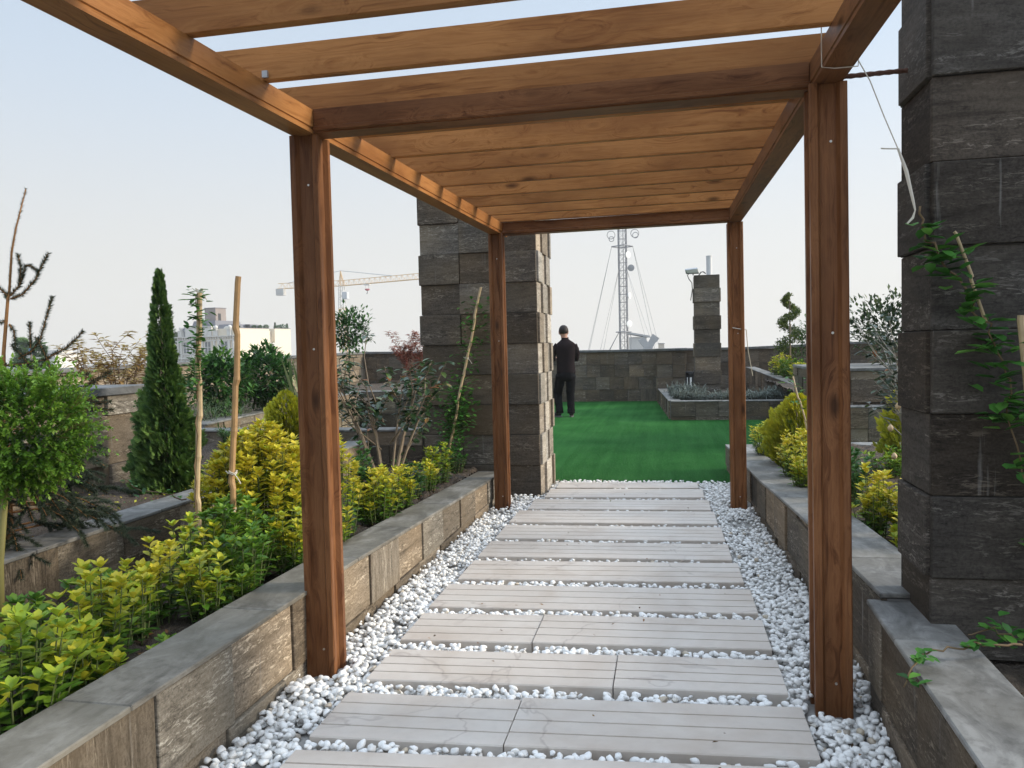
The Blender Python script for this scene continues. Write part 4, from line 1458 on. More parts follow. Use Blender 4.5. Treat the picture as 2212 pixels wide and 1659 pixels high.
for p in ((1.78, 6.0, 1.47), (1.60, 5.95, 1.25), (1.68, 5.92, 1.08)):
    fl = MB()
    fl.lathe(p[0], p[1], [(.003, p[2]), (.016, p[2] + .010), (.012, p[2] + .024), (.002, p[2] + .03)], 8)
    fl.build('faded_flower', PETALO, cr_, smooth=True)

BL_ = lambda rng, u: float(np.clip(.35 + .5 * u + rng.normal() * .25, 0, 1))
woody('bronze_shrub', 'airy bronze leaved shrub above the sun-tinted stone block', 'shrub', -6.55, 8.45, .58, 1.20, 1.15, 10, .10, 26, BROWN, plain_mat('brown_twig', (.14, .09, .06), .8), 72, lcf=BL_, tr=.012, T=LEAF4, tipfrac=.45, asp=.35)
woody('red_shrub', 'feathery red leaved shrub left of the tall pier', 'shrub', -4.72, 14.4, .56, 1.30, .95, 10, .095, 40, RED, plain_mat('red_twig', (.15, .07, .05), .8), 73, T=LEAF4, tipfrac=.45, asp=.28, lcf=BL_, tr=.012)
RB = 'round dark shrubs left of the near post'
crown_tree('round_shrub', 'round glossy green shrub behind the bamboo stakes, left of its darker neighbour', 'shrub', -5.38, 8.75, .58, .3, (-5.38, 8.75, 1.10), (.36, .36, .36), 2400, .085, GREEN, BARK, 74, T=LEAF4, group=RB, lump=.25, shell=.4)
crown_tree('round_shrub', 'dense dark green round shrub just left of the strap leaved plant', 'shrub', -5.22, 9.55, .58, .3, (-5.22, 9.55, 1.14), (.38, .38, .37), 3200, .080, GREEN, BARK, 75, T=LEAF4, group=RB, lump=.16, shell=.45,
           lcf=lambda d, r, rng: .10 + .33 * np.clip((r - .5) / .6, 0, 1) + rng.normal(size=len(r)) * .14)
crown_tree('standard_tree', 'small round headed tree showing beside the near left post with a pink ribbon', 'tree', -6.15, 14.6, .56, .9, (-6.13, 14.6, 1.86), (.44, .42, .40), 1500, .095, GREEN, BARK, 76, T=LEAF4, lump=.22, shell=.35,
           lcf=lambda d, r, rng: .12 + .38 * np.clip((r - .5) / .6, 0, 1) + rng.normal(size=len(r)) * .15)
crown_tree('leafy_shrub', 'dark leafy shrub peeping from the left of the near right post', 'shrub', 3.05, 17.2, .62, .5, (3.05, 17.2, 1.42), (.36, .36, .62), 900, .11, GREEN, GREYBARK, 77, T=LEAF4, lump=.25, shell=.35)
crown_tree('leafy_shrub', 'tall loose green shrub on the raised planter right of the near right post', 'shrub', 3.22, 12.4, 1.02, .4, (3.20, 12.4, 1.60), (.62, .5, .52), 1700, .085, leaf_mat('dull_green_leaf', [(0, (.022, .04, .018)), (.5, (.055, .09, .032)), (1, (.17, .21, .07))], .4, .2), GREYBARK, 78, T=LEAF4, lump=.3, shell=.3, upk=.9)
crown_tree('leafy_shrub', 'thin pale shrub showing between the tall shrub and the dark pillar', 'shrub', 4.25, 12.6, 1.02, .4, (4.15, 12.5, 1.58), (.34, .34, .42), 420, .08, leaf_mat('pale_leaf', [(0, (.05, .07, .04)), (.5, (.12, .15, .08)), (1, (.24, .27, .15))], .5, .2), GREYBARK, 79, T=LEAF4, lump=.3, shell=.2)


def strap_plant():
    t = thing('strap_leaf_plant', 'pale striped plant with long sword leaves left of the near post', 'plant', (-4.66, 9.6, .58))
    f = Fol(80)
    rng = f.rng
    n = 34
    for i in range(n):
        a = rng.uniform(0, 6.283)
        L = rng.uniform(.5, 1.05)
        tilt = rng.uniform(.05, .75)
        base = np.array([-4.66 + rng.normal() * .04, 9.6 + rng.normal() * .04, .58])
        d = np.array([[math.cos(a) * tilt, math.sin(a) * tilt, 1.0]])
        f.put(LEAF8, base[None], d, (math.cos(a), math.sin(a), .1), L, .042, -rng.uniform(.0, .3) * tilt, rng.uniform(.2, 1.0))
    f.build('foliage', STRAP, t)


strap_plant()


def bushlets(label, cat, name, pts, mat, L, n, group, seed, h=.16, wd=.3):
    """low tufts: one object each, the meshes shared"""
    base = None
    for i, (x, y, z, sc, lab) in enumerate(pts):
        if base is None:
            f = Fol(seed)
            rng = f.rng
            for k in range(n):
                a, r = rng.uniform(0, 6.28), math.sqrt(rng.random())
                b0 = np.array([x + math.cos(a) * r * wd * .35, y + math.sin(a) * r * wd * .35, z])
                d0 = unit(np.array([math.cos(a) * r * .6, math.sin(a) * r * .6, 1.0]) + rng.normal(size=3) * .15)
                hh = h * rng.uniform(.6, 1.1)
                m = 14
                u = rng.uniform(.15, 1, m)
                dirs = unit(rng.normal(size=(m, 3)) * .75 + d0 * .8)
                f.put(LEAF4, b0 + d0 * hh * u[:, None], dirs, (0, 0, 1), L * rng.uniform(.7, 1.2, m), L * .2, .1, .15 + .6 * u + rng.normal(0, .15, m))
            base = f.build(name, mat, None, (x, y, z))
            o = base
        else:
            o = base.copy()
            COL.objects.link(o)
            o.location = (x, y, z)
            o.rotation_euler = (0, 0, i * 1.9)
        o.scale = (sc, sc, sc * (1 + .2 * math.sin(i * 2.1)))
        tag(o, lab, cat, group)


lav = []
words_ = ['at the left corner of the planter beside the rippled tiles', 'left of the black lamp', 'behind the black lamp near the parapet', 'in front of the black lamp', 'at the left foot of the stone column',
          'in front of the stone column', 'at the right foot of the stone column', 'left of the far right post', 'hidden partly by the far right post', 'right of the far right post', 'right of the far post below the sloping wall', 'at the right end of the low planter']
for i, (x, y) in enumerate(((.30, 15.6), (.24, 16.5), (.20, 17.5), (.62, 15.45), (.55, 16.3), (.95, 15.4), (1.22, 15.5), (1.42, 15.8), (1.62, 15.4), (1.90, 15.5), (2.08, 15.9), (2.22, 15.4))):
    lav.append((x, y, .29, 1.0 + .12 * math.sin(i * 1.7), 'grey lavender tuft ' + words_[i]))
bushlets('', 'lavender', 'lavender_tuft', lav, LAV, .085, 60, 'lavender tufts in the low planter', 81, .24, .42)
ros = []
rw = ['below the round green shrub behind the left bamboo stake', 'between the two bamboo stakes on the pale wall', 'right of the thicker bamboo stake', 'below the dense dark round shrub', 'left of the golden egg shaped conifer top', 'below the strap leaved plant', 'furthest along the pale wall, right of the near post']
for i, (x, y) in enumerate(((-5.25, 8.0), (-5.27, 8.5), (-5.32, 9.0), (-5.36, 9.5), (-5.42, 10.1), (-5.46, 10.8), (-5.66, 12.4))):
    ros.append((x, y, .58, 1.0 + .15 * math.sin(i * 2.3), 'feathery green rosemary tuft ' + rw[i]))
bushlets('', 'rosemary', 'rosemary_tuft', ros, leaf_mat('rosemary_leaf', [(0, (.035, .055, .03)), (.5, (.09, .14, .07)), (1, (.18, .24, .13))], .6, .15), .05, 60, 'rosemary tufts above the pale wall', 82, .34, .5)
dk = []
dw = ['left of the bamboo stakes on the shaded soil', 'right of the bamboo stakes by the cross wall', 'left of the golden egg shaped conifer', 'right of the golden egg shaped conifer beside the post']
for i, (x, y) in enumerate(((-4.55, 6.9), (-4.25, 7.0), (-3.95, 7.0), (-3.30, 7.05))):
    dk.append((x, y, .50, .8 + .1 * i, 'tiny dark evergreen sprig ' + dw[i]))
bushlets('', 'evergreen sprig', 'evergreen_sprig', dk, THUJA, .075, 12, 'dark evergreen sprigs by the cross wall', 83, .26, .03)


def litter(name, label, regs, n, seed, L=.03, mat=None):
    f = Fol(seed)
    rng = f.rng
    for (x0, x1, y0, y1, z, k) in regs:
        m = int(n * k)
        pos = np.c_[rng.uniform(x0, x1, m), rng.uniform(y0, y1, m), z + rng.uniform(.004, .022, m)]
        d = np.c_[rng.normal(size=(m, 2)), rng.normal(0, .25, m)]
        f.put(LEAF4, pos, d, np.c_[rng.normal(0, .3, (m, 2)), np.ones(m)], L * rng.uniform(.5, 1.2, m), L * .5, .2, rng.random(m))
    tag(f.build(name, mat or LITTER), label, 'leaf litter', kind='stuff')


litter('leaf_litter', 'fallen brown leaves and chips on the planter soil', ((-2.88, -1.82, .3, 7.3, .285, 1.0), (1.0, 3.6, 3.6, 8.9, .30, 1.1), (.95, 2.5, 1.5, 3.0, .30, .15), (-4.0, -3.15, 2.5, 7.2, .50, .5)), 900, 84)
litter('fallen_leaves', 'a few fallen leaves and crumbs of soil on the pebbles and slabs', ((-1.5, .7, 1.8, 8.0, .052, 1.0),), 70, 86, .022)
litter('ground_cover', 'sparse yellow green seedlings on the shaded soil at left', ((-4.0, -3.15, 4.0, 7.0, .51, 1.0),), 420, 85, .03, EUON)


# climbing vines
S1A, S1B = (-2.437, 3.685, .27), (-2.396, 3.747, 1.77)
S2A, S2B = (-2.202, 3.605, .27), (-2.129, 3.676, 1.84)
def vine(name, label, pts, n, L, seed, mat=None, stakes=(), spread=.06, clump=None, parent=None, up_=.3):
    t = thing(name, label, 'vine', pts[0])
    f = Fol(seed)
    rng = f.rng
    P = [np.array(p, float) for p in pts]
    b = MB()
    fine = []
    for p, q in zip(P, P[1:]):
        for k in range(4):
            fine.append(p + (q - p) * k / 4 + rng.normal(size=3) * .008)
    fine.append(P[-1])
    b.tube(fine, [.0042 - .002 * k / len(fine) for k in range(len(fine))], 5)
    for i in range(n):
        if clump is not None:
            u = clump[rng.integers(len(clump))] + rng.normal() * .03
        else:
            u = rng.random()
        u = min(max(u, 0), .999) * (len(fine) - 1)
        k = int(u)
        p = fine[k] + (fine[k + 1] - fine[k]) * (u - k) + rng.normal(size=3) * spread * np.array([.5, .35, .5])
        A = rng.uniform(0, 6.283)
        d = np.array([[math.cos(A), math.sin(A) - .25, up_ + rng.normal() * .35]])
        f.put(LEAF8, p[None], d, (0, 0, 1), L * rng.uniform(.65, 1.2), L * .62 * rng.uniform(.8, 1.1), .2, .52 + rng.normal() * .24)
    f.build('foliage', mat or VINEM, t)
    b.build('stem', plain_mat('vine_stem', (.16, .11, .06), .8), t, smooth=True)
    return t


VINEM = leaf_mat('vine_leaf', [(0, (.02, .075, .016)), (.5, (.06, .20, .034)), (1, (.16, .36, .06))], .42, .22)
vine('climbing_vine', 'green vine trailing down across the face of the huge dark pillar', [(.845, 2.95, 1.90), (.875, 2.95, 1.80), (.92, 2.93, 1.72), (.97, 2.92, 1.64), (1.02, 2.91, 1.54), (1.08, 2.91, 1.43), (1.13, 2.91, 1.28), (1.13, 2.92, 1.14), (1.19, 2.93, .92), (1.22, 2.93, .62), (1.2, 2.95, .32)], 160, .072, 90,
     clump=[.10, .17, .19, .22, .28, .32, .35, .38, .41, .44, .47, .50, .53, .62, .65, .67, .69, .72, .8])
vine('climbing_vine', 'dense ivy like vine climbing the bamboo cane on the tall left pier', [(-2.06, 7.18, .40), (-2.0, 7.2, .62), (-1.97, 7.22, .85), (-1.95, 7.25, 1.05), (-1.88, 7.27, 1.25), (-1.83, 7.3, 1.45), (-1.77, 7.3, 1.7), (-1.74, 7.31, 1.95)], 900, .058, 91, spread=.15,
     clump=[.05, .08, .12, .16, .2, .22, .25, .28, .31, .34, .37, .40, .42, .45, .1, .15, .2, .25, .3, .35, .6, .72, .76, .84, .9])
vine('climbing_vine', 'young vine with heart shaped leaves winding up the left bamboo stake', [tuple(Vector(S1A).lerp(Vector(S1B), k) + Vector((.012 * math.sin(k * 17), -.018, 0))) for k in (.1, .35, .55, .72, .86, .99)], 150, .052, 92,
     spread=.06, clump=[.70, .75, .78, .8, .84, .88, .92, .96, .99, .62, .64, .55, .66, .60])
vine('climbing_vine', 'thin leafy shoot arching over the coping of the wall left of the stakes', [(-2.70, 4.0, .62), (-2.8, 3.95, .66), (-2.95, 3.9, .71), (-3.05, 3.9, .78)], 16, .04, 93, spread=.03)
vine('climbing_vine', 'thin trailing sprig lying over the coping in the near right corner', [(1.10, 2.75, .46), (1.0, 2.7, .47), (.90, 2.66, .475), (.80, 2.62, .47), (.72, 2.55, .45), (.685, 2.5, .40)], 26, .05, 94, spread=.03, clump=[.05, .3, .34, .62, .66, .7, .95])
vine('climbing_vine', 'dark leafy runner along the foot of the huge dark pillar', [(1.42, 2.88, .36), (1.3, 2.87, .38), (1.18, 2.86, .42), (1.08, 2.85, .46), (.98, 2.84, .45)], 44, .055, 95, spread=.05)
vine('climbing_vine', 'loose green creeper draped on the golden bush left of the near right post', [(1.5, 6.9, .35), (1.38, 6.95, .62), (1.28, 7.0, .80), (1.20, 7.1, .98), (1.05, 7.3, 1.1)], 120, .05, 96, spread=.14)


def cane(name, label, pts, r, mat, group=None, nodes=6, ties=()):
    t = thing(name, label, 'bamboo stake', pts[0], group)
    b = MB()
    a, e = Vector(pts[0]), Vector(pts[1])
    P, Rr = [], []
    for k in range(nodes):
        s0, s1 = k / nodes, (k + 1) / nodes
        w_ = Vector((math.sin(k * 2.1) * .008, 0, 0)) if 0 < k else Vector((0, 0, 0))
        P += [a.lerp(e, s0) + w_, a.lerp(e, s0 + .012) + w_, a.lerp(e, s1 - .02) + w_ * .4]
        Rr += [r * 1.14, r, r * .97]
    P.append(e); Rr.append(r * .95)
    b.tube(P, Rr, 9, rnd=.3)
    b.build('cane', mat, t, smooth=False)
    for z in ties:
        s_ = MB()
        c = a.lerp(e, (z - a.z) / (e.z - a.z))
        for q in range(2):
            s_.tube([(c.x + math.cos(k) * r * 1.25, c.y + math.sin(k) * r * 1.25, c.z + q * .008 + .006 * math.sin(k * 2)) for k in np.linspace(0, 6.283, 13)], .0028, 5)
        s_.tube([(c.x + r, c.y - r, c.z), (c.x + .035, c.y - r * 1.2, c.z - .02), (c.x + .05, c.y - r, c.z - .05)], .003, 5)
        s_.tube([(c.x - r, c.y - r, c.z), (c.x - .03, c.y - r * 1.1, c.z + .015)], .003, 5)
        s_.build('tie', TWINE, t)
    return t


cane('bamboo_stake', 'pale bamboo stake with a vine on it, left of the thicker brown stake', [S1A, S1B], .0145, BAMBOO, 'bamboo stakes in the left bed', 7, (1.78,))
cane('bamboo_stake', 'tall brown bamboo stake with twine ties rising from the yellow dome', [S2A, S2B], .0155, BAMDARK, 'bamboo stakes in the left bed', 6, (.84, .65))
cane('bamboo_stake', 'slanting bamboo cane in the vine on the tall left pier', [(-2.06, 7.15, .38), (-1.715, 7.28, 2.02)], .012, BAMBOO, None, 6, (1.35,))
cane('bamboo_stake', 'thin upright cane tip above the vine on the dark pillar', [(1.06, 2.93, 1.5), (.962, 2.93, 1.805)], .0055, BAMBOO, None, 2)
cane('bamboo_stake', 'split thick bamboo cane at the right edge on the dark pillar', [(1.26, 2.90, .62), (1.142, 2.86, 1.515)], .013, BAMBOO, None, 3)
cane('bamboo_stake', 'thin slanting cane stuck in the golden bush on the right bed', [(1.22, 7.2, .55), (1.10, 7.35, 1.13)], .008, BAMBOO, None, 3)

# ------------------------------------------------------------------ lamp, floodlight, pipe on the column
def lamp():
    t = thing('garden_lamp', 'black rectangular garden lamp with a pale upright lens in the lavender', 'garden lamp', (.47, 17.0, .28))
    b = MB()
    b.box(.38, .56, 16.98, 17.10, .28, .84)
    b.box(.395, .455, 16.965, 16.98, .30, .82)
    b.box(.52, .545, 16.965, 16.98, .30, .82)
    b.box(.395, .545, 16.965, 16.98, .74, .82)
    b.build('housing', BLACKM, t, bevel=.006)
    b = MB()
    b.box(.468, .508, 16.962, 16.979, .38, .72)
    b.build('lens', LIT, t, bevel=.003)
    b = MB()
    b.box(.41, .425, 16.955, 16.964, .38, .72)
    b.build('trim', LIT, t)


lamp()
pp = thing('vent_pipe', 'pale grey pipe standing on the slim stone column', 'pipe', (.93, 17.75, 2.89))
b = MB()
b.tube([(.93, 17.75, 2.88), (.93, 17.75, 3.31)], .062, 20)
b.build('tube', PVC, pp, smooth=False)
b = MB()
b.tube([(.93, 17.75, 3.305), (.93, 17.75, 3.33)], .066, 20)
b.build('rim', PVC, pp)
fl_ = thing('floodlight', 'flat floodlight tilted upwards on the left top of the slim stone column', 'floodlight', (.55, 17.5, 2.90))
b = MB()
b.hexa([(.43, 17.42, 2.935), (.71, 17.40, 2.935), (.71, 17.47, 2.925), (.43, 17.49, 2.925), (.405, 17.38, 3.01), (.67, 17.36, 3.03), (.67, 17.44, 3.06), (.405, 17.46, 3.04)])
b.build('housing', GALV, fl_, bevel=.008)
b = MB()
b.hexa([(.45, 17.408, 2.945), (.69, 17.388, 2.945), (.69, 17.41, 2.945), (.45, 17.43, 2.945), (.428, 17.368, 3.005), (.652, 17.350, 3.02), (.652, 17.39, 3.02), (.428, 17.41, 3.005)])
b.build('glass', LIT, fl_)
b = MB()
b.tube([(.58, 17.50, 2.90), (.58, 17.52, 2.97)], .012, 6)
b.build('bracket', BLACKM, fl_)
b = MB()
b.tube([(.50, 17.46, 2.95), (.46, 17.47, 2.90), (.49, 17.475, 2.82), (.55, 17.47, 2.74), (.56, 17.48, 2.6), (.53, 17.48, 2.42), (.52, 17.48, 2.36)], .009, 6)
b.tube([(.70, 17.6, 2.90), (.75, 17.62, 2.97), (.80, 17.64, 2.98), (.85, 17.66, 2.94)], .012, 6)
b.build('cable', BLACKM, fl_)

# ------------------------------------------------------------------ beyond the terrace
RV = np.array([.981, .194, 0])


def mast():
    t = thing('radio_mast', 'tall grey lattice radio mast with white dishes and guy wires beyond the parapet', 'radio mast', (-3.75, 71.1, -27.9))
    c = np.array([-3.75, 71.1, 0])
    fv = np.array([-.194, .981, 0])
    hw = .33
    cor = [c + RV * a * hw + fv * b_ * hw for a, b_ in ((-1, -1), (1, -1), (1, 1), (-1, 1))]
    b = MB()
    for k, p in enumerate(cor):
        b.tube([(p[0], p[1], -27.9), (p[0], p[1], 16)], .045, 5)
    z = -27.0
    k = 0
    while z < 16:
        for i in range(4):
            p, q = cor[i], cor[(i + 1) % 4]
            b.tube([(p[0], p[1], z), (q[0], q[1], z)], .02, 4, cap=False)
            b.tube([(p[0], p[1], z), (q[0], q[1], z + .7)], .012, 3, cap=False)
            b.tube([(q[0], q[1], z), (p[0], p[1], z + .7)], .012, 3, cap=False)
        z += .7
    b.tube([tuple(c + RV * .1 + fv * .2 + np.array([0, 0, -27])), tuple(c + RV * .1 + fv * .2 + np.array([0, 0, 16]))], .03, 5)
    b.build('lattice', MASTM, t)
    st = [c + RV * .95 + fv * .1, c - RV * .95 + fv * .1, c + fv * 1.2, c - fv * 1.1]
    for zz, kk in ((10.15, 1.0), (2.55, .72)):
        b = MB()
        P = [tuple(c + (s - c) * kk + np.array([0, 0, zz])) for s in st]
        for i, j in ((0, 2), (2, 1), (1, 3), (3, 0)): b.tube([P[i], P[j]], .05, 4)
        b.build('guy_frame', MASTM, t)
    b = MB()
    for s, (gx, gl) in zip(st[:2], ((1, 0), (-1, 0))):
        for o in (0, .25):
            b.tube([tuple(s + np.array([0, 0, 10.1])), tuple(c + RV * gx * (4.3 + o * 1.5) + fv * (2 - o * 8) + np.array([0, 0, -5]))], .017, 3)
    for gx in (-1, 1):
        for o in (0, 1):
            b.tube([tuple(c + RV * .33 * gx + np.array([0, 0, 8.2])), tuple(c + RV * gx * (3.1 + o * .6) - fv * (2 + o) + np.array([0, 0, -4]))], .017, 3)
            b.tube([tuple(c + RV * .45 * gx + np.array([0, 0, 2.5])), tuple(c + RV * gx * (3.4) + fv * o + np.array([0, 0, -3]))], .03, 3)
    b.build('guy_wire', MASTM, t)

    def dish(dx, zz, r, nrm, mat, dep=.12):
        nrm = Vector(nrm).normalized()
        q = nrm.to_track_quat('Z', 'Y')
        o = Vector(c + RV * dx - fv * .3) + Vector((0, 0, zz))
        prof = [(.05, -dep * 1.3), (r * .6, -dep), (r, 0), (r, .03), (r * .7, .05), (.02, .07)]
        m = MB()
        m.lathe(0, 0, prof, 18)
        m.V = [tuple(o + q @ Vector(v)) for v in m.V]
        m.tube([tuple(o - nrm * dep), tuple(Vector(c + RV * .33 - fv * .2) + Vector((0, 0, zz)))], .04, 5)
        m.build('dish', mat, t, smooth=False)

    dish(.44, 9.35, .30, (.75, -.66, 0), DISH)
    dish(.70, 8.2, .30, (-.1, -1, 0), DISHG)
    dish(.52, 5.75, .30, (.93, -.35, 0), DISH)
    dish(.46, 3.25, .30, (.62, -.78, 0), DISH)
    for dx, zz, r in ((-1.05, 11.1, .35), (-1.02, 10.75, .22), (1.05, 11.2, .36), (1.1, 11.05, .25)):
        o = c + RV * dx - fv * .5
        b = MB()
        b.tube([tuple(o + RV * math.cos(k) * r + np.array([0, 0, zz + math.sin(k) * r])) for k in np.linspace(0, 6.2, 15)], .03, 4)
        b.build('cable_coil', MASTM, t)


mast()


def obox(m, o, e1, e2, u0, u1, v0, v1, z0, z1, rnd=.0):
    P = []
    for z in (z0, z1):
        for (u, v) in ((u0, v0), (u1, v0), (u1, v1), (u0, v1)):
            P.append((o[0] + e1[0] * u + e2[0] * v, o[1] + e1[1] * u + e2[1] * v, z))
    if e1[0] * e2[1] - e1[1] * e2[0] < 0: P = [P[k] for k in (1, 0, 3, 2, 5, 4, 7, 6)]
    m.hexa(P, rnd)


def shed():
    t = thing('roof_shed', 'pale grey rooftop hut with a sloping roof right of the mast', 'hut', (-2.4, 69, -27.9))
    o, e1, e2 = (-2.95, 68.85), (.981, .194), (-.194, .981)
    m = MB(); obox(m, o, e1, e2, 0, 1.28, 0, 1.6, -27.9, 2.05); m.build('wall', plain_mat('hut_wall', (.52, .51, .49), .8), t)
    m = MB()
    P = []
    for dz in (0, .16):
        for (u, v, z) in ((-.2, -.2, 2.32), (1.55, -.2, 1.98), (1.55, 1.8, 1.98), (-.2, 1.8, 2.32)):
            P.append((o[0] + e1[0] * u + e2[0] * v, o[1] + e1[1] * u + e2[1] * v, z + dz))
    m.hexa(P)
    m.build('roof', GALV, t)
    t = thing('air_duct', 'forked grey ventilation duct beyond the parapet', 'air duct', (-1.43, 60.9, -27.9))
    m = MB()
    m.beam((-1.40, 60.9, 1.15), (-1.92, 60.85, 1.85), .42, .5)
    m.build('duct_arm', GALV, t)
    m = MB()
    m.beam((-1.36, 61.0, 1.15), (-.98, 61.0, 1.75), .46, .5)
    m.beam((-1.0, 61.0, 1.72), (-.78, 61.0, 2.02), .55, .6)
    m.build('duct_arm', GALV, t)
    m = MB(); m.box(-1.75, -1.05, 60.6, 61.3, -27.9, 1.15); m.build('duct_trunk', GALV, t)
    t = thing('roof_box', 'small cream box on the roof right of the forked duct', 'roof box', (-.35, 61, -27.9))
    m = MB(); m.box(-.62, -.18, 60.9, 61.6, -27.9, 1.42); m.build('box', plain_mat('pale_box', (.58, .52, .44), .8), t)
    m = MB(); m.box(-.66, -.14, 60.86, 61.64, 1.42, 1.47); m.build('lid', GALV, t)


shed()


def crane():
    L, Mst, Rr = np.array([-128.5, 247.1, 22.9]), np.array([-105.1, 245.7, 22.9]), np.array([-60.0, 227.0, 22.9])
    t = thing('tower_crane', 'yellow tower crane with a long lattice jib and concrete counterweight far left', 'tower crane', (Mst[0], Mst[1], -28))

    def truss(a, e, ht, wd, step, name, par, yel=CRANEY):
        m = MB()
        d = e - a
        ln = np.linalg.norm(d)
        d = d / ln
        s = np.array([-d[1], d[0], 0])
        up_ = np.array([0, 0, 1.0])
        A, B, T = (lambda k: a + d * k - s * wd / 2), (lambda k: a + d * k + s * wd / 2), (lambda k: a + d * k + up_ * ht)
        for f in (A, B, T): m.tube([tuple(f(0)), tuple(f(ln))], .10, 4)
        k = 0
        while k + step <= ln + .01:
            for f in (A, B):
                m.tube([tuple(f(k)), tuple(T(k + step / 2))], .05, 3, cap=False)
                m.tube([tuple(T(k + step / 2)), tuple(f(k + step))], .05, 3, cap=False)
            m.tube([tuple(A(k)), tuple(B(k + step))], .06, 3, cap=False)
            k += step
        return m.build(name, yel, par)

    truss(Mst, Rr, 1.75, 1.4, 2.3, 'jib', t)
    truss(Mst, L, 1.75, 1.4, 2.3, 'counter_jib', t)
    m = MB()
    for a, b_ in ((-1, -1), (1, -1), (1, 1), (-1, 1)):
        m.tube([(Mst[0] + a, Mst[1] + b_, -28), (Mst[0] + a * .9, Mst[1] + b_ * .9, 15.5)], .14, 4)
    z = -28.
    while z < 15:
        for (a, b_), (c_, d_) in (((-1, -1), (1, -1)), ((1, -1), (1, 1)), ((1, 1), (-1, 1)), ((-1, 1), (-1, -1))):
            m.tube([(Mst[0] + a, Mst[1] + b_, z), (Mst[0] + c_, Mst[1] + d_, z + 2)], .08, 3, cap=False)
            m.tube([(Mst[0] + a, Mst[1] + b_, z), (Mst[0] + c_, Mst[1] + d_, z)], .08, 3, cap=False)
        z += 2
    m.build('tower', CRANEY, t)
    m = MB()
    for a, b_ in ((-1, -1), (1, -1), (1, 1), (-1, 1)):
        m.tube([(Mst[0] + a * .9, Mst[1] + b_ * .9, 15.5), (Mst[0] + a * .7, Mst[1] + b_ * .7, 22.8)], .16, 4)
    for z in np.arange(15.5, 22.5, 1.6):
        m.tube([(Mst[0] - .9, Mst[1] - .9, z), (Mst[0] + .9, Mst[1] - .9, z + 1.6)], .09, 3)
        m.tube([(Mst[0] + .9, Mst[1] - .9, z), (Mst[0] - .9, Mst[1] - .9, z + 1.6)], .09, 3)
        m.tube([(Mst[0] + .9, Mst[1] - .9, z), (Mst[0] + .9, Mst[1] + .9, z + 1.6)], .09, 3)
    m.build('slewing_section', WHITEP, t)
    m = MB(); m.box(Mst[0] + .6, Mst[0] + 2.4, Mst[1] - 1.6, Mst[1] + .2, 18.4, 20.8); m.build('cab', plain_mat('cab', (.50, .52, .54), .4), t, bevel=.1)
    m = MB()
    ap = Mst + np.array([-.3, 0, 5.0])
    for a, b_ in ((-.7, -.7), (.7, -.7), (.7, .7), (-.7, .7)): m.tube([(Mst[0] + a, Mst[1] + b_, 22.9), tuple(ap)], .13, 4)
    m.build('apex', CRANEY, t)
    m = MB()
    tie = Mst + (Rr - Mst) * .46 + np.array([0, 0, 1.75])
    m.tube([tuple(ap), tuple(tie)], .11, 4)
    m.tube([tuple(ap), tuple(L + (Mst - L) * .15 + np.array([0, 0, 1.75]))], .09, 4)
    m.build('tie_rod', GALV, t)
    m = MB(); m.box(L[0] - .5, L[0] + 2.3, L[1] - 1, L[1] + 1, 20.6, 22.85); m.build('counterweight', CONC, t, bevel=.06)
    hk = Mst + (Rr - Mst) * .235
    m = MB(); m.box(hk[0] - .9, hk[0] + .9, hk[1] - .8, hk[1] + .8, 22.4, 22.85); m.build('trolley', WHITEP, t)
    m = MB()
    for s in (-.6, .6): m.tube([(hk[0] + s, hk[1], 22.4), (hk[0] + s * .8, hk[1], 21.2)], .03, 3)
    m.tube([(hk[0], hk[1], 20.7), (hk[0] + .05, hk[1], 19.9), (hk[0] - .15, hk[1], 19.6), (hk[0] - .3, hk[1], 19.9)], .09, 5)
    m.build('hook', BLACKM, t)
    m = MB(); m.lathe(hk[0], hk[1], [(.3, 20.6), (.75, 20.9), (.85, 21.2), (.5, 21.3)], 10); m.build('hook_block', REDM, t)


crane()


